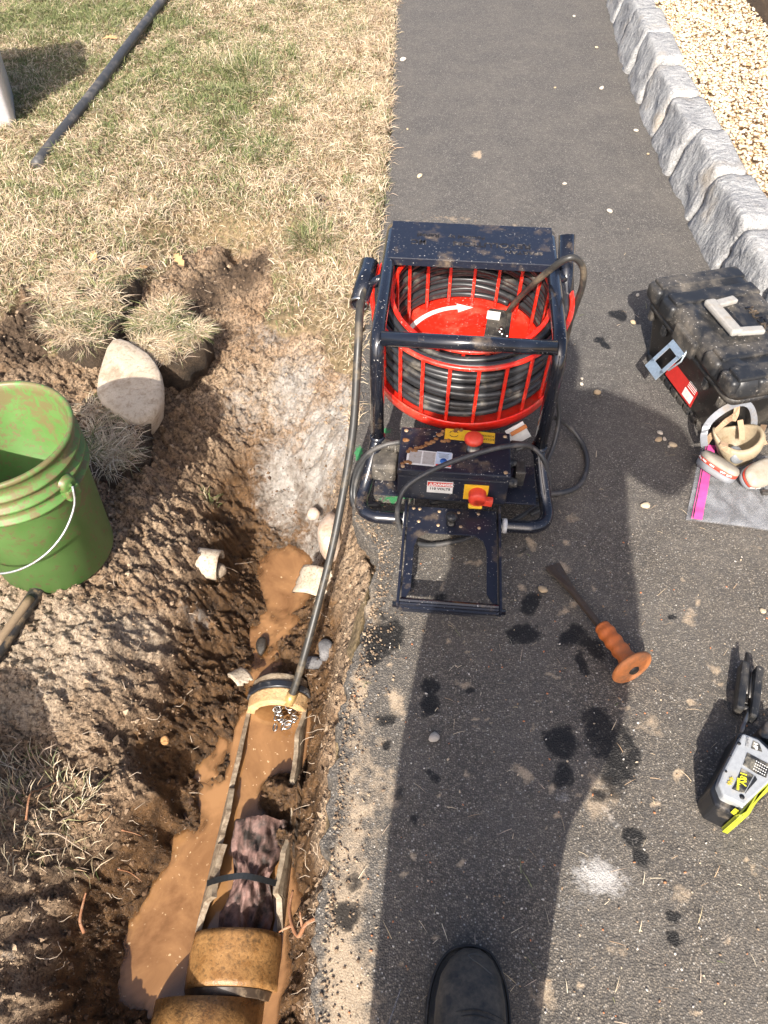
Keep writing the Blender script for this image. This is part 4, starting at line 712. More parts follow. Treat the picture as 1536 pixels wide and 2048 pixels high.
def ringed(levels, cen, rot, inner=None):
    """levels: (z, hx, hy, r)"""
    return MB().loft([[cen + rot @ Vector((p[0], p[1], z)) for p in rrect(hx, hy, r)] for z, hx, hy, r in levels])
bcn = c + R @ Vector((-.195, .17, 0)); ringed([(0, .22, .17, .03), (.01, .235, .18, .03), (.5, .262, .205, .03), (.505, .272, .215, .03), (.53, .272, .215, .03), (.53, .255, .198, .03), (.02, .225, .17, .03)], bcn, R).build('body', wm, wb, True)
ringed([(.531, .272, .215, .03), (.545, .278, .22, .03), (.560, .268, .21, .03)], bcn, R).build('lid', wm, wb, True)

# ------------------------------------------------------------------ black toolbox
A, C, B = G(1303, 556, .25), G(1478, 768, .25), G(1442, 524, .25); ex = Vector((C.x - A.x, C.y - A.y, 0)); LB = ex.length; ex.normalize(); ey = Vector((-ex.y, ex.x, 0)); WB = .275
tc = A + ex * LB / 2 + ey * WB / 2; tc.z = 0; tb = thing('toolbox', 'black plastic toolbox with grey handle and steel latch beside the granite edging', 'toolbox', tc, math.atan2(ex.y, ex.x)); BK = MT['black_plastic']; hx, hy = LB / 2, WB / 2; V0 = Vector(); I3 = Matrix.Identity(3)
ringed([(.004, hx - .055, hy - .035, .02), (.012, hx - .048, hy - .030, .022), (.165, hx - .020, hy - .014, .025), (.168, hx - .006, hy - .004, .03), (.186, hx - .004, hy - .002, .03)], V0, I3).build('body', BK, tb)
ringed([(0, hx - .046, hy - .028, .02), (.018, hx - .044, hy - .026, .02)], V0, I3).build('foot_rim', BK, tb)
lid = ringed([(.188, hx - .002, hy, .03), (.205, hx, hy + .002, .03), (.232, hx - .002, hy, .03), (.247, hx - .012, hy - .010, .03), (.253, hx - .028, hy - .026, .03), (.253, hx - .06, hy - .05, .02), (.249, hx - .066, hy - .056, .02)], V0, I3).build('lid', BK, tb)
for u in (-.86, -.52, .52, .86):
    MB().box((u * hx, 0, .2490), (.052, WB - .012, .013), bev=.005).build('lid_rib', BK, lid)
    MB().box((u * hx * .985, -hy + .004, .222), (.062, .030, .050), bev=.011, smooth=True).build('lid_lobe', BK, lid)
    MB().box((u * hx * .96, -hy + .014, .150), (.020, .022, .034), bev=.004).build('body_clip', BK, tb)
for s in (-1, 1): MB().box((s * (hx - .012), 0, .222), (.03, WB * .55, .05), bev=.010, smooth=True).build('end_lobe', BK, lid)
for u in np.linspace(-.8, .8, 9): MB().box((u * (hx - .05), -hy + .026, .012), (.028, .012, .020), bev=.002).build('foot_lug', BK, tb)
GH = worn('grey_handle', (.34, .325, .30), .5, dirt=(.30, .25, .19), amt=.35, scale=18)
MB().box((.0, -.052, .268), (.150, .034, .020), bev=.007).build('handle', GH, tb)
for s in (-1, 1): MB().box((s * .066, -.008, .263), (.026, .075, .014), Matrix.Rotation(-s * .14, 3, 'Z'), .004).build('handle_arm', GH, tb)
MB().box((.0, -.015, .2545), (.10, .018, .006), bev=.002).build('handle_slot', MT['black_dark'], tb)
text('lettering', 'HUSKY', .034, worn('emboss', (.008, .008, .009), .35), tb, Matrix.Translation((.015, .060, .2500)) @ Matrix.Rotation(.02, 4, 'Z'), .0025, 1.15, .0006)
MB().box((.0, -hy - .002, .205), (.105, .026, .052), bev=.006).build('latch_mount', BK, tb); ZN = worn('zinc', (.52, .62, .68), .30, .75, dirt=(.35, .33, .28), amt=.2, scale=25)
RL = Matrix.Rotation(math.radians(-38), 3, 'X'); lc = Vector((-.006, -hy - .045, .142))
lt = MB()
for (dx, dz, wx, wz) in ((0, .044, .066, .026), (0, -.036, .066, .030), (-.0265, 0, .013, .070), (.0265, 0, .013, .070)): lt.box(lc + RL @ Vector((dx, 0, dz)), (wx, .003, wz), RL, .0008)
lt.build('steel_latch', ZN, tb); MB().tube([lc + RL @ Vector((.034, .004, -.01)), lc + RL @ Vector((.036, .01, .03)), Vector((.03, -hy - .012, .20))], .0028, 8).build('latch_link', ZN, tb); MB().tube([lc + RL @ Vector((-.034, .004, .045)), lc + RL @ Vector((.036, .004, .045))], .005, 10).build('latch_pin', ZN, tb)
sl_ = math.atan2(.016, .153); RS = Matrix.Rotation(-sl_, 3, 'X'); sc_ = Vector((.02, -hy + .0215, .085)); RDm = worn('label_red', (.50, .025, .02), .35, 0, amt=.14)
MB().box(sc_, (.15, .0015, .095), RS).build('red_label', RDm, tb); MB().box(sc_ + RS @ Vector((.045, -.0012, -.028)), (.045, .001, .026), RS).build('label_panel', MT['white'], tb); MB().box(sc_ + RS @ Vector((.05, -.0012, .032)), (.03, .001, .016), RS).build('label_patch', MT['yellow'], tb)
for q in range(4): MB().box(sc_ + RS @ Vector((.048, -.0012, .012 - q * .006)), (.04, .001, .0018), RS).build('print_line', MT['white'], tb)

# ------------------------------------------------------------------ zip bag and respirator
b = NB('clear_plastic'); b.set('Base Color', (.55, .56, .58)); b.set('Roughness', .14); b.bump(b.noise(30, 4, .6, 1.5), .6, .006); tr = b.new('ShaderNodeBsdfTransparent'); tr.inputs[0].default_value = (.93, .94, .96, 1); mx = b.new('ShaderNodeMixShader')
b.L(b.ramp(b.noise(10, 5, .6, 1.2), [(.3, .06), (.78, .34)]), mx.inputs[0]); outn = [x for x in b.n if x.type == 'OUTPUT_MATERIAL'][0]; b.L(tr.outputs[0], mx.inputs[1]); b.L(b.b.outputs[0], mx.inputs[2]); b.L(mx.outputs[0], outn.inputs[0]); MT['clear'] = b.m
bag = thing('zip_bag', 'clear plastic zip bag with pink zip lying on the asphalt', 'plastic bag', G(1450, 1000, 0))
q00, q10, q01, q11 = G(1370, 1043, .004), G(1620, 1072, .004), G(1402, 892, .004), G(1620, 930, .004)
NBG = 60
def bagpt(s, t, off=0.0):
    p = q00 * (1 - s) * (1 - t) + q10 * s * (1 - t) + q01 * (1 - s) * t + q11 * s * t; bl = math.sin(math.pi * min(max(s, 0), 1)) * math.sin(math.pi * min(max(t, 0), 1))
    d = float(fbm(np.array([p.x * 22]), np.array([p.y * 22]), 3, 3)[0]) - .4; e = abs(float(vn(np.array([p.x * 40 + p.y * 25]), np.array([p.y * 14]), 2)[0]) - .5); return Vector((p.x, p.y, .006 + off + max(0, d * .03 + e * .02) * (.25 + bl)))
for off in (0.0, .004):
    V = [bagpt(i / NBG, j / 30, off) for i in range(NBG + 1) for j in range(31)]; MB().add(V, [(i * 31 + j, (i + 1) * 31 + j, (i + 1) * 31 + j + 1, i * 31 + j + 1) for i in range(NBG) for j in range(30)]).build('film', MT['clear'], bag, True)
pk = worn('pink_zip', (.80, .10, .34), .35, amt=.1); V = []
for j in range(31):
    for s in (.055, .125): V.append(bagpt(s, j / 30, .0075))
MB().add(V, [(2 * j, 2 * j + 1, 2 * j + 3, 2 * j + 2) for j in range(30)]).build('pink_zip', pk, bag, True)
for s in (.04, .145):
    MB().tube([bagpt(s, j / 30, .008) for j in range(31)], .0012, 6).build('zip_ridge', pk if s < .1 else MT['clear'], bag, True)
sb = G(1462, 1000, .02); MB().box((sb.x, sb.y, .026), (.042, .034, .001), Matrix.Rotation(-.15, 3, 'Z')).build('paper_tag', MT['white_clean'], bag, False); bag.children[-1].location = -bag.location
rs = thing('respirator', 'grey and beige half mask respirator with red banded filters on the zip bag', 'respirator', G(1450, 930, 0))
cream = worn('filter_cream', (.34, .305, .25), .5, dirt=(.24, .19, .13), amt=.45); gsh = worn('filter_grey', (.22, .23, .245), .4, dirt=(.28, .25, .21), amt=.25); redb = worn('filter_red', (.66, .07, .04), .4, amt=.1); tanm = worn('mask_tan', (.33, .265, .175), .5, dirt=(.20, .135, .07), amt=.4, scale=20); strap = worn('strap_tan', (.36, .24, .15), .8, amt=.25, scale=40); gband = worn('head_band', (.20, .21, .23), .4, amt=.3)
def cartridge(cen, ang, tx, ty, L_=.108, W_=.062):
    Rm = Matrix.Rotation(ang, 3, 'Z') @ Matrix.Rotation(tx, 3, 'X') @ Matrix.Rotation(ty, 3, 'Y')
    def oval(hx, hy, z, n=36): return [cen + Rm @ Vector((hx * math.copysign(abs(math.cos(a)) ** .75, math.cos(a)), hy * math.copysign(abs(math.sin(a)) ** .75, math.sin(a)), z)) for a in np.linspace(0, 2 * math.pi, n + 1)[:-1]]
    hx, hy = L_ / 2, W_ / 2; body = MB().loft([oval(hx * .7, hy * .6, -.018), oval(hx * .95, hy * .93, -.016), oval(hx, hy, -.010), oval(hx, hy, .003)]).build('filter_back', gsh, rs, True)
    MB().loft([oval(hx * 1.012, hy * 1.02, .002), oval(hx * 1.012, hy * 1.02, .011)]).build('filter_band', redb, rs, True); MB().loft([oval(hx * 1.02, hy * 1.03, .011), oval(hx * 1.02, hy * 1.03, .015), oval(hx * .97, hy * .94, .020), oval(hx * .9, hy * .82, .024), oval(hx * .3, hy * .2, .025)]).build('filter_cover', cream, rs, True)
    for k in range(5):
        a = -math.pi / 2 - .9 + k * .42; p = cen + Rm @ Vector((hx * 1.016 * math.copysign(abs(math.cos(a)) ** .75, math.cos(a)), hy * 1.024 * math.copysign(abs(math.sin(a)) ** .75, math.sin(a)), .0065)); nrm = Rm @ Vector((math.cos(a) * .5, math.sin(a), 0)); q = nrm.to_track_quat('Y', 'Z').to_matrix()
        MB().box(p, (.013, .001, .0035), q).build('band_print', MT['white_clean'], rs, True)
cartridge(G(1434, 936, .045), math.radians(-50), math.radians(-28), 0); cartridge(G(1520, 948, .045), math.radians(28), math.radians(30), 0, .115, .066)
mc = G(1462, 886, .05); mk = MB(); rings = []
for k, (s, z) in enumerate([(1.0, .035), (1.06, .028), (1.0, .01), (.8, -.02), (.5, -.035), (.2, -.04)]):
    rings.append([mc + Vector((.066 * s * math.cos(a) + .004 * k, .046 * s * math.sin(a) * (1 + .25 * math.cos(a)) - .006 * k, z + .016 * math.cos(2 * a))) for a in np.linspace(0, 6.283, 33)[:-1]])
inn = [[mc + (p - mc) * .9 + Vector((0, 0, -.001 - .004 * i)) for p in r] for i, r in enumerate(rings)]
mk.loft(inn[::-1][1:] + rings, False).build('face_piece', tanm, rs, True)
MB().lathe([(0, .012), (.016, .012), (.019, .006), (.021, -.02)], 24, mc + Vector((.004, -.045, -.005)), Matrix.Rotation(math.radians(70), 3, 'X')).build('exhale_valve', gsh, rs, True)
hb = GA([(1409, 892, .05), (1408, 868, .085), (1420, 842, .12), (1450, 818, .145), (1480, 806, .15), (1500, 812, .145), (1508, 835, .11), (1507, 862, .06)]); upv = [(.1, .2, 1), (.1, .3, 1), (.1, .5, .9), (0, .8, .6), (0, .9, .5), (.4, .7, .5), (.9, .3, .2), (1, .1, .1)]; MB().ribbon(hb, .018, .002, upv).build('head_band', gband, rs, True)
for pts, wv in (([(1413, 886, .05), (1425, 868, .075), (1450, 845, .10), (1468, 832, .125), (1478, 815, .14)], (.2, .4, .8)), ([(1474, 812, .145), (1472, 828, .13), (1466, 842, .11)], (1, 0, .1)), ([(1480, 840, .10), (1483, 860, .08), (1484, 880, .06)], (1, 0, .1)), ([(1430, 872, .075), (1442, 890, .07), (1455, 900, .07), (1470, 905, .06)], (.3, .5, .8)), ([(1528, 850, .05), (1522, 870, .06), (1530, 890, .05)], (1, 0, .2))):
    MB().ribbon(GA(pts), .015, .002, [wv] * len(pts)).build('strap', strap, rs, True)
MB().box(G(1448, 889, .085), (.02, .014, .004), Matrix.Rotation(-.5, 3, 'Z'), .001).build('buckle', strap, rs, True); MB().box(G(1530, 985, .02), (.02, .014, .012), bev=.003).build('strap_clip', MT['black_plastic'], rs, True)
for o_ in rs.children: pass

# ------------------------------------------------------------------ chisel with orange hand guard
chs = thing('cold_chisel', 'rusty steel chisel with orange ribbed grip and round guard on the asphalt', 'chisel', G(1210, 1260, 0))
p0, p1, p2 = G(1104, 1130, .006), G(1203, 1252, .034), G(1262, 1333, .046); ax_ = (p2 - p0).normalized(); q = ax_.to_track_quat('Z', 'Y').to_matrix(); rust = worn('rusty_steel', (.13, .095, .07), .45, .7, dirt=(.20, .13, .08), amt=.4, scale=24); org = worn('orange_rubber', (.62, .16, .035), .5, dirt=(.36, .16, .07), amt=.38, scale=14, bump=.2)
Ls = (p1 - p0).length; st = MB(); rings = []; sdv = Vector((ax_.y, -ax_.x, 0)).normalized(); nv = sdv.cross(ax_)
for t, wd, hh in ((0, .021, .0012), (.03, .0205, .002), (.30, .013, .007), (.5, .0095, .0085), (1.05, .0085, .0085)):
    c = p0 + ax_ * Ls * t; rings.append([c + sdv * wd * math.cos(a) + nv * hh * math.sin(a) for a in np.linspace(0, 6.283, 9)[:-1]])
st.loft(rings, True, False).build('blade', rust, chs, True); Lg = (p2 - p1).length
gpf = [(0, 0), (.0165, 0), (.0185, .004)]
for k in range(25): t = k / 24; gpf.append((.0195 + .0014 * math.cos(t * 2 * math.pi * 4 + 2.6), .006 + t * (Lg - .012)))
gpf += [(.019, Lg - .004), (.022, Lg)]; MB().lathe(gpf, 28, p1, q).build('grip', org, chs, True); MB().lathe([(0, 0), (.043, -.001), (.0475, .002), (.048, .006), (.045, .010), (.030, .0125), (.012, .013), (0, .013)], 44, p2 - ax_ * .002, q).build('guard', worn('guard_orange', (.58, .20, .06), .6, dirt=(.28, .14, .07), amt=.48, scale=22, bump=.3), chs, True)
MB().lathe([(0, .004), (.010, .004), (.0125, 0)], 20, p2 + ax_ * .0105, q).build('striking_end', worn('strike', (.05, .045, .04), .5, .5), chs, True)

# ------------------------------------------------------------------ cordless tool and folding hex keys
dr = thing('cordless_tool', 'lime green cordless tool with grey battery pack at the frame edge', 'power tool', G(1490, 1560, 0)); zt = .105
face = GA([(1473, 1490), (1486, 1466), (1517, 1478), (1545, 1505), (1560, 1545), (1489, 1612), (1447, 1592), (1437, 1566), (1445, 1545)], zt); GBm = worn('battery_grey', (.33, .345, .36), .38, dirt=(.42, .37, .29), amt=.25, scale=22); BKs = worn('battery_black', (.014, .015, .018), .3, dirt=(.25, .21, .16), amt=.28, scale=22); LM = worn('lime_plastic', (.40, .43, .035), .45, dirt=(.42, .40, .08), amt=.15)
MB().prism([(p.x, p.y) for p in face], .03, zt, .004).build('battery_pack', GBm, dr, True)
sid = GA([(1463, 1500), (1478, 1462), (1520, 1474), (1560, 1510), (1570, 1560), (1478, 1634), (1430, 1610), (1420, 1578)], .085); MB().prism([(p.x, p.y) for p in sid], .006, .084, .006).build('battery_base', BKs, dr, True)
grn = GA([(1474, 1629), (1477, 1637), (1484, 1640), (1499, 1631), (1516, 1602), (1550, 1570), (1640, 1500), (1620, 1470), (1545, 1512), (1496, 1603), (1484, 1620)], .10); MB().prism([(p.x, p.y) for p in grn], .012, .103, .008).build('housing', LM, dr, True)
def patch(pts, mat, name, z=zt, h=.0016): return MB().prism([(p.x, p.y) for p in GA(pts, z)], z + .0002, z + h).build(name, mat, dr, True)
dkp = worn('dark_print', (.02, .021, .022), .4, dirt=(.40, .36, .28), amt=.42, scale=30); patch([(1494, 1506), (1540, 1530), (1532, 1556), (1512, 1547), (1486, 1530)], dkp, 'dark_panel'); patch([(1483, 1537), (1507, 1551), (1488, 1586), (1478, 1584), (1464, 1578), (1470, 1568)], dkp, 'sticker'); patch([(1506, 1482), (1518, 1488), (1524, 1504), (1502, 1497)], dkp, 'sticker'); patch([(1498, 1578), (1514, 1560), (1510, 1552), (1490, 1588)], dkp, 'dark_panel')
dots = MB()
for i in range(6):
    for j in range(4): p = G(1513 + i * 4.2 - j * 1.8, 1522 + j * 5.2 + i * 2.4, zt + .0018); dots.lathe([(0, .0008), (.0011, .0006), (.0014, 0)], 6, p)
dots.build('vent_dots', MT['white'], dr, True)
for (hx_, hy_, hr) in ((1478, 1487, .0036), (1484, 1594, .0045), (1461, 1512, .0018), (1479, 1476, .0018), (1452, 1543, .0022)): MB().lathe([(0, .0012), (hr, .0012), (hr, 0)], 14, G(hx_, hy_, zt + .0003)).build('screw_hole', MT['black_dark'], dr, True)
def dtext(body, px, py, size, mat, rot, z=zt + .002):
    p = G(px, py, z) - dr.location; text('lettering', body, size, mat, dr, Matrix.Translation(p) @ Matrix.Rotation(rot, 4, 'Z'), .0003, 1.0, .0003)
ylw = worn('lime_print', (.72, .66, .03), .5, amt=.1); rt = math.radians(-110)
dtext('18V', 1486, 1557, .0165, ylw, rt); dtext('lithium', 1477, 1568, .0085, ylw, rt); dtext('4Ah', 1461, 1562, .011, worn('ochre_print', (.55, .42, .05), .5), math.radians(-128)); dtext('HP', 1511, 1492, .011, MT['white'], math.radians(-112)); dtext('RYOBI', 1495, 1484, .007, MT['grey_print'], math.radians(-112))
patch([(1470, 1608), (1478, 1600), (1490, 1610), (1480, 1622)], MT['white'], 'grey_louver', .085, .012); patch([(1461, 1625), (1466, 1620), (1474, 1625), (1470, 1632)], ylw, 'release_button', .085, .010)
c = G(1537, 1468, .05); MB().lathe([(0, .03), (.016, .03), (.019, .026), (.019, -.044)], 22, c).build('knob', worn('navy_knob', (.02, .025, .035), .4), dr, True)
hk = thing('hex_key_set', 'black folding hex key set leaning against the battery pack', 'hex keys', G(1492, 1380, 0)); 
for pts, wd in (([(1487, 1333), (1476, 1420)], .017), ([(1515, 1343), (1504, 1436)], .017)):
    a_, b_ = GA(pts, .034); d = b_ - a_; a3 = math.atan2(d.y, d.x); MB().box((a_ + b_) / 2, (d.length + .012, wd, .036), Matrix.Rotation(a3, 3, 'Z'), .006).build('side_plate', MT['black_plastic'], hk, True)
for i, (pts) in enumerate([[(1494, 1308), (1489, 1385)], [(1497, 1342), (1493, 1388)], [(1503, 1345), (1499, 1396)], [(1508, 1348), (1503, 1404)]]): a_, b_ = GA(pts, .042); MB().tube([a_, b_], .0034 - .0003 * i, 6).build('hex_key', worn('key_steel', (.10, .095, .09), .35, .8), hk, True)
a_, b_ = GA([(1480, 1412), (1506, 1422)], .034); MB().tube([a_, b_], .006, 10).build('pivot', MT['black_plastic'], hk, True); a_, b_ = GA([(1482, 1402), (1506, 1411)], .03); MB().tube([a_, b_], .003, 8).build('spacer', MT['black_plastic'], hk, True)
MB().tube([G(1497, 1418, .036), G(1494, 1432, .040), G(1482, 1466, .060)], .0045, 6).build('hex_key', worn('key_steel2', (.20, .20, .20), .3, .8), hk, True)

# ------------------------------------------------------------------ clay pipe, fragments and rag in the trench
clay = rockmat('clay', (.21, .10, .032), (.38, .21, .08), (.06, .036, .018), 30, .30); cb_ = [q for q in clay.node_tree.nodes if q.type == 'BUMP'][0]; cb_.inputs['Distance'].default_value = .0025; oldclay = rockmat('broken_clay', (.40, .33, .24), (.24, .17, .105), (.10, .07, .045), 24, .6); cu = thing('clay_pipe', 'wet orange clay sewer pipe with a broken open top in the trench', 'sewer pipe', (axis_x(.5), .5, -.5)); AZc = -.425
def pipering(y, ro, a0, a1, n=30, off=0.0, zc=AZc): x0 = float(axis_x(y)) + off; return [Vector((x0 + ro * math.cos(a), y, zc + ro * math.sin(a))) for a in np.linspace(a0, a1, n)]
def solidpipe(y0, y1, R0, R1, th_, off, name, mat, steps=8, zc=AZc):
    m = MB(); rings = []; seq = [(y0, R0 - th_)] + [(y0 + (y1 - y0) * k / steps, R0 + (R1 - R0) * k / steps) for k in range(steps + 1)] + [(y1, R1 - th_)] 
    for (y, r) in seq + [(y0, R0 - th_)]: rings.append(pipering(y, r, 0, 2 * math.pi * 47 / 48, 48, off, zc))
    rr = [[p + (p - Vector((float(axis_x(p.y)) + off, p.y, zc))).normalized() * (fbm(np.array([p.y * 30]), np.array([math.atan2(p.z - zc, p.x + .33) * 3]), 2, 2)[0] - .5) * .006 for p in r] for r in rings]
    return m.loft(rr, False).build(name, mat, cu, True)
solidpipe(.340, .232, .099, .101, .018, .0, 'pipe_end', clay); solidpipe(.2315, .214, .095, .090, .016, -.005, 'joint_band', worn('band_dark', (.05, .035, .025), .4, amt=.4, scale=40)); solidpipe(.2135, -.35, .120, .116, .02, -.040, 'pipe_socket', clay, 8, -.435)
m = MB(); ro_, ri_ = .100, .087; NS, NAg = 150, 26; VO = []; rr = random.Random(5)
for i in range(NS + 1):
    y = .345 + (.88 - .345) * i / NS; jl = float(np.interp(y, [.34, .40, .405, .47, .52, .525, .60, .66, .665, .74, .80, .88], [.25, .55, .85, .70, .80, .50, .62, .45, .30, .42, .25, .1])) + .10 * (float(fbm(np.array([y * 40]), np.array([.3]), 1, 3)[0]) - .5); jr = float(np.interp(y, [.34, .41, .415, .50, .56, .565, .62, .68, .75, .80, .88], [.1, .45, .62, .5, .35, .1, .2, .5, .45, .55, .2])) + .10 * (float(fbm(np.array([y * 40]), np.array([4.3]), 2, 3)[0]) - .5); a0, a1 = math.pi - jl, 2 * math.pi + jr
    kr = 1 - .17 * (y - .345) / .535; VO.append(pipering(y, ro_ * kr, a0, a1, NAg) + pipering(y, ri_ * kr, a1 + .04, a0 - .04, NAg))
m.loft(VO, True, False).build('broken_wall', worn('broken_wall', (.38, .31, .22), .55, dirt=(.10, .06, .033), amt=.85, scale=15, var=.35, bump=.6), cu, True)
solidpipe(.872, .912, .083, .083, .022, .0, 'collar', rockmat('collar_clay', (.52, .30, .13), (.62, .44, .24), (.25, .16, .09), 30, .5)); solidpipe(.913, .930, .089, .089, .028, .0, 'rubber_band', worn('rubber', (.02, .022, .028), .3, dirt=(.3, .28, .26), amt=.3, scale=40)); solidpipe(.931, .955, .083, .081, .02, .0, 'pipe_stub', oldclay)
pvc = rockmat('white_shard', (.58, .51, .40), (.40, .31, .22), (.16, .09, .05), 30, .6)
def shard(name, lab, cen, R_, L_, arc0, arc1, rz, rx, th_=.006, seed=1):
    Rm = Matrix.Rotation(rz, 3, 'Z') @ Matrix.Rotation(rx, 3, 'Y'); rings = []
    for k in range(9):
        t = k / 8 - .5; j = .12 * math.sin(k * 2.1 + seed); o = [Vector((t * L_, R_ * math.cos(a), R_ * math.sin(a))) for a in np.linspace(arc0 + j, arc1 - j * .7, 18)]; i_ = [Vector((t * L_, (R_ - th_) * math.cos(a), (R_ - th_) * math.sin(a))) for a in np.linspace(arc1 - j * .7, arc0 + j, 18)]; rings.append([cen + Rm @ p for p in o + i_])
    o = MB().loft(rings).build(name, pvc); return tag(o, lab, 'pipe shard', 'broken pipe shards in the trench')
hz1 = float(heights(np.array([G(412, 1130, -.19).x]), np.array([G(412, 1130, -.19).y]))[0])
cs = G(410, 1128, hz1 + .02); shard('pipe_shard', 'white rounded pipe shard half buried in the left trench bank', cs, .045, .088, -.35, 3.3, -.12, .05, .005, 2)
cs2 = G(640, 1178, -.345); shard('pipe_shard', 'pale curved pipe shard behind the shaft at the water edge', cs2, .075, .085, .55, 2.3, 1.25, -.25, .008, 4)
cs3 = G(480, 1375, -.385); shard('pipe_shard', 'small tan pipe shard left of the clay collar', cs3, .05, .045, .7, 2.0, .7, .3, .010, 1)
stn = rockmat('stone', (.32, .26, .19), (.24, .18, .13), (.17, .12, .08), 30)
def stone(px, py, z, rx, ry, h, lab, mat=stn, seed=1, name='stone'):
    c = G(px, py, z); o = lump([(c.x + rx * math.cos(a) * (1 + .18 * math.sin(a * 3 + seed)), c.y + ry * math.sin(a)) for a in np.linspace(0, 6.283, 9)[:-1]], [(z - h * .5, .6), (z - h * .2, .95), (z + h * .15, 1), (z + h * .4, .8), (z + h * .5, .4), (z + h * .52, .02)], (0, 0), .004, seed, 3).build(name, mat); return tag(o, lab, 'stone', 'stones in the dug soil')
stone(438, 1140, hz1 + .005, .02, .022, .04, 'rounded grey stone inside the white pipe shard', seed=2); pale = rockmat('pale_stone', (.50, .42, .35), (.44, .31, .22), (.33, .23, .15), 22)
stone(662, 1075, -.22, .035, .075, .12, 'pale pinkish stone at the head of the muddy pool', pale, 4); stone(523, 1293, WATER + .012, .014, .03, .03, 'dark wet stone in the muddy pool', rockmat('wet_stone', (.03, .025, .02), (.06, .05, .04), (.02, .02, .02), 40, .25), 6)
stone(652, 1300, -.31, .022, .03, .05, 'dark grey stone under the asphalt edge', rockmat('grey_stone', (.12, .12, .125), (.24, .23, .23), (.05, .05, .05), 40), 7); stone(628, 1325, -.35, .03, .018, .035, 'dark angular stone right of the clay collar', rockmat('grey_stone2', (.10, .10, .105), (.20, .19, .19), (.05, .05, .05), 40), 8); stone(330, 1482, -.27, .010, .011, .018, 'small orange stone on the left bank', rockmat('orange_stone', (.52, .27, .10), (.6, .34, .14), (.3, .15, .06), 40), 3); stone(628, 1028, -.27, .020, .020, .03, 'white stone at the foot of the clay slope', pale, 9)
rag = NB('rag'); n1 = rag.noise(20, 6, .7); rag.set('Base Color', rag.mix(rag.ramp(n1, [(.38, 0), (.62, 1)]), (.21, .12, .10), (.022, .016, .013))); rag.set('Roughness', .75); rag.bump(rag.noise(120, 4), .5, .003)
rg = thing('rag', 'muddy pink rag bunched in the broken clay pipe', 'rag', G(515, 1760, -.40)); V = []; nu, nv_ = 36, 48
for i in range(nu + 1):
    for j in range(nv_ + 1):
        s, t = i / nu - .5, j / nv_; y = .345 + .235 * t; pinch = .62 + .38 * min(1, abs(t - .45) * 3.2) - .25 * max(0, .3 - t); x = float(axis_x(y)) + .012 + s * .128 * pinch; f = float(fbm(np.array([s * 9 + t * 2]), np.array([t * 6]), 3, 3)[0]) - .5
        V.append(Vector((x, y, -.372 + .055 * f + .022 * math.cos(s * 4.2) - .035 * max(0, .35 - t) - .03 * abs(s) + .03 * max(0, t - .7))))
MB().add(V, [(i * (nv_ + 1) + j, (i + 1) * (nv_ + 1) + j, (i + 1) * (nv_ + 1) + j + 1, i * (nv_ + 1) + j + 1) for i in range(nu) for j in range(nv_)]).build('cloth', rag.m, rg, True)
bp = [Vector((float(axis_x(.445)) + s * .085, .445 - abs(s) * .008, -.335 - .045 * s * s - .01 * s)) for s in np.linspace(-1, 1, 9)]; MB().ribbon(bp, .013, .003, [(0, 1, .15)] * 9, 2).build('black_strap', worn('strap_black', (.012, .014, .016), .35, amt=.2), rg, True)

# ------------------------------------------------------------------ roots, leaves, clods, pebbles, straw
rootm = worn('root', (.28, .125, .06), .7, dirt=(.40, .26, .16), amt=.4, scale=50); pale_r = worn('pale_root', (.50, .40, .30), .7, amt=.25, scale=50)
rt_ = thing('tree_root', 'forked orange root hanging from the asphalt edge by the clay pipe', 'root', G(600, 1830, -.3)); MB().tube(GA([(640, 1832, -.14), (612, 1848, -.22), (597, 1872, -.27), (584, 1850, -.28), (579, 1815, -.29), (586, 1780, -.29)]), [.0035, .0045, .0045, .004, .004, .002], 8, sub=5).build('stem', rootm, rt_, True); MB().tube(GA([(606, 1858, -.25), (602, 1840, -.24), (600, 1822, -.235)]), [.004, .003, .0015], 7, sub=4).build('branch', rootm, rt_, True); MB().tube(GA([(586, 1850, -.28), (572, 1856, -.285), (558, 1864, -.29)]), [.004, .003, .0015], 7, sub=4).build('branch', rootm, rt_, True)
def root(pts, r, lab, mat=rootm):
    o = MB().tube(pts, [.7 * r * (1 - .6 * k / (len(pts) - 1)) for k in range(len(pts))], 7, sub=5).build('root', mat); tag(o, lab, 'root', 'small roots in the bank')
def surf(px, py, up=.01): 
    z = -.1
    for _ in range(14): p = G(px, py, z); z = .5 * z + .5 * float(heights(np.array([p.x]), np.array([p.y]))[0])
    return G(px, py, z + up)
root([surf(*p) for p in [(168, 1865), (160, 1840), (168, 1800), (172, 1785)]], .006, 'thick orange root end at the foot of the soil mound'); root([surf(*p) for p in [(80, 1668), (115, 1668), (150, 1690), (185, 1712)]], .0035, 'pale curved root on the soil mound', pale_r); root([surf(*p) for p in [(236, 1738), (260, 1745), (284, 1763)]], .003, 'orange root by the water edge of the left channel'); root([surf(*p) for p in [(244, 1660), (265, 1665), (283, 1672)]], .0035, 'short orange root above the left channel'); root([surf(*p) for p in [(52, 1640), (60, 1590), (78, 1580), (130, 1557)]], .0035, 'crooked root sticking out of the mound grass'); root([surf(*p) for p in [(450, 1134), (468, 1140), (480, 1148)]], .002, 'thin white root beside the white pipe shard', pale_r); root([surf(*p) for p in [(470, 1128), (490, 1126), (508, 1123)]], .002, 'straight pale root bridging the narrow gully', pale_r); root([surf(*p) for p in [(545, 2040), (548, 2010), (556, 1995)]], .004, 'pale root stub by the lower pipe socket', pale_r)
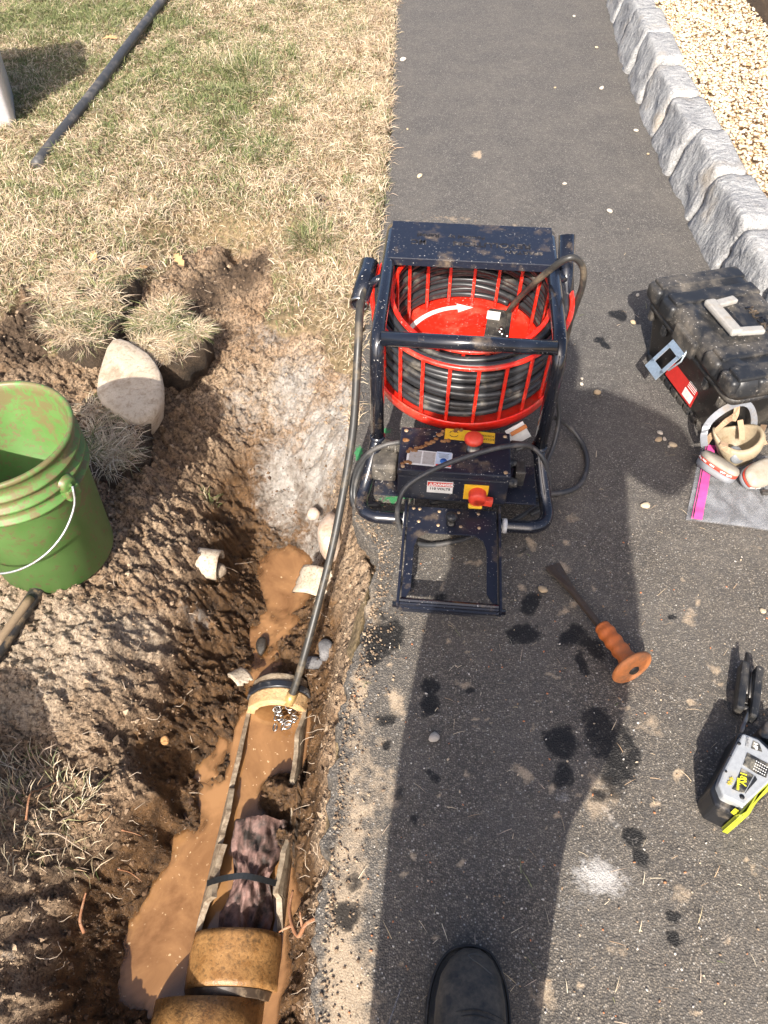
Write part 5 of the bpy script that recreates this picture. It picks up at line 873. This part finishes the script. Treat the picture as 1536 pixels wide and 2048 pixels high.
# fine rootlets, one mass
fr = MB(); rr = random.Random(11)
for k in range(300):
    u = rr.random()
    if u < .35: px, py = rr.gauss(628, 12), rr.uniform(1150, 2040)
    elif u < .75: px, py = rr.uniform(30, 400), rr.uniform(1050, 1950)
    else: px, py = rr.uniform(250, 650), rr.uniform(480, 760)
    p = surf(px, py, .004); d = Vector((rr.gauss(0, 1), rr.gauss(0, 1), rr.uniform(-.4, .6))).normalized(); L_ = rr.uniform(.012, .045); pts = [p]
    for s in range(3): d = (d + Vector((rr.gauss(0, .5), rr.gauss(0, .5), rr.gauss(0, .3)))).normalized(); pts.append(pts[-1] + d * L_ / 3)
    fr.tube(pts, [.0009, .0008, .0006, .0004], 4, caps=False)
tag(fr.build('rootlets', pale_r), 'fine pale rootlets sticking out of the dug soil', 'rootlets', kind='stuff')
def leafobj(px, py, L_, rot, lab, z=None, tiltx=.3):
    p = surf(px, py, .022); out = [(0, 0), (.12, .07), (.2, .05), (.32, .17), (.42, .09), (.55, .22), (.66, .11), (.8, .16), (1, 0)]; R = Matrix.Rotation(rot, 3, 'Z') @ Matrix.Rotation(tiltx, 3, 'X'); V = []; Fc = []
    for (u, v) in out: V += [p + R @ Vector((u * L_, v * L_, .10 * L_ * v * 4 + .06 * L_ * math.sin(u * 5))), p + R @ Vector((u * L_, 0, .06 * L_ * math.sin(u * 5))), p + R @ Vector((u * L_, -v * L_ * .9, .08 * L_ * v * 4 + .06 * L_ * math.sin(u * 5)))]
    for i in range(len(out) - 1): Fc += [(3 * i, 3 * i + 1, 3 * i + 4, 3 * i + 3), (3 * i + 1, 3 * i + 2, 3 * i + 5, 3 * i + 4)]
    top = MB().add(V, Fc); n_ = len(V); top.add([v - Vector((0, 0, .0012)) for v in V], [tuple(reversed(f)) for f in Fc]); tag(top.build('oak_leaf', worn('dry_leaf', (.52, .32, .15), .7, dirt=(.36, .2, .09), amt=.4, scale=40)), lab, 'leaf', 'dry leaves')
leafobj(348, 508, .085, -1.0, 'curled tan oak leaf on the dark dug soil'); leafobj(186, 502, .08, -1.25, 'tan oak leaf standing in the large sod clump'); leafobj(205, 78, .08, .3, 'dry leaf on the lawn left of the grey pipe'); leafobj(268, 540, .05, .5, 'small dry leaf at the edge of the large sod clump')
PEB = [(1193, 95), (1148, 33), (1110, 175), (1203, 177), (1268, 177), (1272, 262), (1296, 308), (1129, 368), (839, 353), (1163, 768), (1194, 786), (1164, 757), (1290, 1012), (1275, 590), (1266, 645), (868, 1476), (1525, 1222), (806, 120), (815, 258), (1219, 423), (1085, 490), (1320, 866), (1317, 880), (1329, 878), (1345, 891), (1338, 893), (1085, 1180)]
PLAB = ['pale pebble near the top of the path, left of the edging', 'topmost pale pebble in the middle of the path', 'pale pebble, left one of the row of three on the far path', 'pale pebble, middle one of the row of three on the far path', 'pale pebble, right one of the row of three on the far path', 'pale pebble close to the granite edging, upper part of the path',
 'white pebble close to the granite edging below its neighbour', 'tan pebble alone in the middle of the path above the machine', 'larger pale pebble near the lawn edge above the machine', 'tan pebble beside the machine frame, middle of a short row', 'large tan pebble right of the machine frame in the sun', 'tiny pebble beside the machine frame, uppermost of the row', 'small pebble alone between power cord and zip bag', 'pebble at the upper corner of the toolbox shadow', 'tan pebble beside the toolbox shadow edge', 'pale yellow pebble alone on the asphalt in the shadow below the handle', 'pale pebble at the frame edge above the hex keys', 'pale pebble at the lawn edge at the top of the path', 'small pebble at the lawn edge, upper part of the path', 'tiny tan pebble near the granite edging behind the toolbox', 'tiny pebble just behind the top plate of the machine'] + ['small tan pebble in the cluster beside the toolbox shadow'] * 5 + ['small tan pebble near the chisel blade']
pbm = []
for k in range(4):
    bm = bmesh.new(); bmesh.ops.create_icosphere(bm, subdivisions=2, radius=1); rr = random.Random(k)
    for v in bm.verts: n_ = v.co.copy(); v.co = Vector((n_.x * 1.25, n_.y * .95, n_.z * .6)) * (1 + .12 * math.sin(n_.x * 3 + k) * math.cos(n_.y * 4 + k * 2) + rr.uniform(-.03, .03))
    bm2 = bpy.data.meshes.new('pebble'); bm.to_mesh(bm2); bm.free(); bm2.polygons.foreach_set('use_smooth', [True] * len(bm2.polygons)); bm2.materials.append(rockmat('loose_pebble', *[((.70, .56, .38), (.62, .50, .34), (.45, .33, .2)), ((.74, .68, .58), (.66, .58, .46), (.5, .4, .3)), ((.62, .46, .28), (.55, .42, .27), (.4, .28, .16)), ((.68, .62, .54), (.55, .47, .38), (.4, .3, .2))][k], 60)); pbm.append(bm2)
for k, (px, py) in enumerate(PEB):
    s = .0075 + .003 * math.sin(k * 2.7); s *= 1.25 if k in (8, 15, 16, 17) else 1.0; o = link('pebble', pbm[k % 4]); p = G(px, py, .003); o.location = (p.x, p.y, s * .5 + .001); o.scale = (s, s, s); o.rotation_euler = (.2 * math.sin(k), .2, k * 1.3)
    tag(o, PLAB[k], 'pebble', 'pebbles clustered near the toolbox' if 850 < py < 900 else 'loose pebbles on the path')
# soil clods and grit
n = 15000; px = np.where(rng.random(n) < .75, rng.uniform(-40, 660, n), rng.uniform(640, 760, n)); py = rng.uniform(470, 2040, n); P = []
for a, c_ in zip(px, py):
    q = G(a, c_, -.1)
    P.append((q.x, q.y))
P = np.array(P); hz_ = heights(P[:, 0], P[:, 1]); k = (dirtmask(P[:, 0], P[:, 1]) > .5) & (hz_ > WATER + .01) & (P[:, 0] < xedge(P[:, 1]) - .01); P, hz_ = P[k], hz_[k]; n = len(P); S = rng.uniform(.0012, .0036, n) * (1 + 1.8 * (rng.random(n) < .07)); wetk = sstep(-.12, -.35, hz_)[:, None]
cc = np.array([(.30, .215, .14), (.20, .14, .09), (.36, .27, .18), (.13, .085, .052), (.28, .20, .13)])[rng.integers(0, 5, n)]; cc = cc * (1 - wetk) + cc * wetk * np.array([.38, .30, .24])
b = NB('clod'); b.set('Base Color', b.attr('tint', 'Color')); b.set('Roughness', .9); b.bump(b.noise(300, 3), .4, .002)
tag(pebbles('soil_clods', np.stack([P[:, 0], P[:, 1], hz_ + S * .3], 1), S, cc, b.m, .8, .3, True), 'loose crumbs of soil scattered over the dug ground', 'soil crumbs', kind='stuff')
n = 420; px = rng.uniform(680, 1536, n); py = rng.uniform(1050, 2048, n); Q = np.array([G(a, c_, 0)[:2] for a, c_ in zip(px, py)]); S = rng.uniform(.0011, .0026, n)
tag(pebbles('grit', np.stack([Q[:, 0], Q[:, 1], S * .6], 1), S, np.array([(.5, .4, .28), (.6, .55, .48), (.3, .2, .12), (.45, .18, .08)])[rng.integers(0, 4, n)], b.m, .7, .3), 'grit and crumbs scattered over the near asphalt', 'grit', kind='stuff')
n = 900; y = rng.uniform(.12, 1.3, n); x = xedge(y) + .012 + rng.exponential(.022, n); S = rng.uniform(.0011, .0036, n)
tag(pebbles('soil_crumbs', np.stack([x, y, S * .5 + .001], 1), S, np.array([(.30, .215, .14), (.20, .14, .09), (.36, .27, .18), (.13, .085, .052)])[rng.integers(0, 4, n)], b.m, .8, .3, True), 'soil crumbs fallen on the asphalt along the trench edge', 'soil crumbs', kind='stuff')
n = 190; px = rng.uniform(690, 1536, n); py = rng.uniform(430, 2048, n); Q = np.array([G(a, c_, 0)[:2] for a, c_ in zip(px, py)]); P = np.stack([Q[:, 0], Q[:, 1], np.full(n, .003)], 1)
tag(blades('straw_bits', P, rng.uniform(.010, .035, n), rng.uniform(.0009, .0016, n), np.full(n, 1.5), rng.uniform(0, 6.28, n), colours(n, .05), MT['grass'], None, .05), 'bits of straw scattered on the asphalt', 'straw', kind='stuff')

# ------------------------------------------------------------------ the photographer: boots, body and phone (only a toe is in view, the rest casts the shadow)
per = thing('person', 'person in black work boots whose toe reaches into the frame', 'person', (.13, -.15, 0))
leather = worn('boot_leather', (.026, .024, .021), .58, dirt=(.12, .10, .075), amt=.75, scale=26, bump=.25); sole = worn('boot_sole', (.014, .014, .014), .55, dirt=(.12, .10, .08), amt=.3, scale=30)
def boot(tx, ty, rz, mirror=1):
    Rm = Matrix.Translation((tx, ty, 0)) @ Matrix.Rotation(rz, 4, 'Z') @ Matrix.Diagonal((mirror, mirror, 1.05, 1))
    def sec(y, wl, wr, z0, h, n=20):   # half widths left and right of the centre line, base height, height
        out = []
        for k in range(n):
            a = 2 * math.pi * k / n; cx, sx = math.cos(a), math.sin(a); ww = wr if cx > 0 else wl; out.append(Rm @ Vector((ww * math.copysign(abs(cx) ** .8, cx), y, z0 + h / 2 + h / 2 * math.copysign(abs(sx) ** .75, sx))))
        return out
    S = [(-.008, .012, .012, .026, .018), (-.014, .021, .021, .022, .032), (-.024, .032, .030, .020, .048), (-.045, .045, .040, .018, .064), (-.075, .052, .045, .018, .074), (-.105, .054, .046, .018, .078), (-.14, .052, .045, .018, .088), (-.18, .048, .043, .018, .115), (-.22, .043, .041, .018, .155), (-.26, .042, .042, .018, .20), (-.30, .038, .038, .018, .21), (-.325, .02, .02, .02, .20)]
    MB().loft([sec(*s) for s in S]).build('boot', leather, per, True)
    T = [(0, .014, .014, .002, .024), (-.006, .028, .027, 0, .028), (-.018, .042, .039, 0, .028), (-.042, .056, .050, 0, .028), (-.075, .064, .056, 0, .028), (-.11, .065, .056, 0, .028), (-.16, .056, .050, 0, .028), (-.22, .048, .046, 0, .03), (-.30, .042, .042, 0, .03), (-.335, .02, .02, 0, .03)]
    MB().loft([sec(*s) for s in T]).build('sole', sole, per, True)
    wl = [Rm @ Vector((p[0], p[1], .0285)) for p in [(-.046, -.16), (-.0615, -.115), (-.0605, -.075), (-.053, -.043), (-.040, -.020), (-.025, -.008), (0, -.003), (.024, -.008), (.036, -.020), (.047, -.043), (.053, -.075), (.053, -.115), (.044, -.16)]]
    MB().tube(wl, .0028, 8, sub=4).build('welt', sole, per, True)
    for yy in (-.088, -.094): MB().tube([Rm @ Vector((x_, yy - .35 * x_ * x_ * 10 - .004 * abs(x_) / .05, .019 + .076 * (1 - (abs(x_) / .056) ** 2.6) ** .4)) for x_ in np.linspace(-.047, .042, 19)], .0009, 5).build('toe_seam', sole, per, True)
    cap = [Rm @ Vector((p[0], p[1], p[2])) for p in [(-.006, -.020, .062), (.006, -.018, .060), (.020, -.024, .061), (.031, -.036, .063), (.035, -.047, .066), (.024, -.043, .076), (.010, -.033, .074), (-.003, -.025, .068)]]
    MB().tube(cap, .0011, 6, closed=True, sub=4).build('scuff_edge', worn('scuff', (.10, .095, .085), .7), per, True)
boot(.150, .248, math.radians(-4), 1.16); boot(-.03, -.02, math.radians(8))
me = bpy.data.meshes.new('body')
J = {'pel': ((.12, -.25, .93), .20), 'wa': ((.12, -.26, 1.10), .21), 'ch': ((.12, -.26, 1.32), .20), 'nk': ((.12, -.23, 1.53), .07), 'h1': ((.12, -.20, 1.61), .09), 'h2': ((.12, -.215, 1.71), .105), 'h3': ((.12, -.22, 1.785), .075),
     'rh': ((.27, -.21, .84), .145), 'rk': ((.17, -.06, .48), .09), 'ra': ((.152, -.08, .12), .06), 'lh': ((-.03, -.26, .84), .14), 'lk': ((-.03, -.26, .48), .095), 'la': ((-.03, -.33, .12), .065),
     'rj': ((.32, -.25, 1.10), .135), 'rs': ((.31, -.24, 1.48), .11), 're': ((.50, -.22, 1.34), .105), 'rw': ((.17, -.09, 1.40), .042), 'rp': ((.09, -.06, 1.47), .032), 'ls': ((-.08, -.24, 1.46), .09), 'le': ((-.22, -.19, 1.25), .07), 'lw': ((-.13, -.09, 1.40), .042), 'lp': ((-.085, -.06, 1.47), .032)}
K = list(J); E_ = [('pel', 'wa'), ('wa', 'ch'), ('wa', 'rj'), ('ch', 'nk'), ('nk', 'h1'), ('h1', 'h2'), ('h2', 'h3'), ('pel', 'rh'), ('rh', 'rk'), ('rk', 'ra'), ('pel', 'lh'), ('lh', 'lk'), ('lk', 'la'), ('ch', 'rs'), ('rs', 're'), ('re', 'rw'), ('rw', 'rp'), ('ch', 'ls'), ('ls', 'le'), ('le', 'lw'), ('lw', 'lp')]
org_ = Vector((.13, -.15, 0)); me.from_pydata([Vector(J[k][0]) - org_ for k in K], [(K.index(a), K.index(b_)) for a, b_ in E_], []); bo = link('body', me, None, per); sk = bo.modifiers.new('skin', 'SKIN')
for i, k in enumerate(K): me.skin_vertices[0].data[i].radius = (J[k][1], J[k][1]); me.skin_vertices[0].data[i].use_root = (k == 'pel')
sb_ = bo.modifiers.new('sub', 'SUBSURF'); sb_.levels = 2; sb_.render_levels = 2; bpy.context.view_layer.update(); dg = bpy.context.evaluated_depsgraph_get(); m2 = bpy.data.meshes.new_from_object(bo.evaluated_get(dg)); bo.modifiers.clear(); bo.data = m2; m2.materials.clear(); m2.materials.append(worn('work_clothes', (.05, .055, .065), .85, amt=.2)); m2.polygons.foreach_set('use_smooth', [True] * len(m2.polygons))
skin = worn('skin', (.50, .30, .22), .5, amt=.05)
for s in (-1, 1):
    for k in range(4):
        u = Vector((0, .788, .616)); base = Vector((s * .078, -.045, 1.468)) + u * (.022 * (k - 1.5)) * .9; MB().tube([base + Vector((s * .004, -.018, .012)), base, base + Vector((-s * .022, .002, -.002)) - Vector((0, .636, -.7716)) * .012], [.0085, .009, .0075], 8, sub=3).build('finger', skin, per, True)
    MB().tube([Vector((s * .085, -.065, 1.46)), Vector((s * .065, -.058, 1.478)), Vector((s * .045, -.052, 1.49))], [.011, .0105, .008], 8, sub=3).build('thumb', skin, per, True)
ph = MB(); vd_ = Vector((0, CP, -SP)); ph.box(Vector((0, 0, H)) - vd_ * .022 - Vector((0, SP, CP)) * .03, (.075, .155, .008), Matrix.Rotation(math.pi / 2 - PITCH, 3, 'X'), .003); po = ph.build('phone', MT['black_dark']); tag(po, 'black phone held out by the person', 'phone')
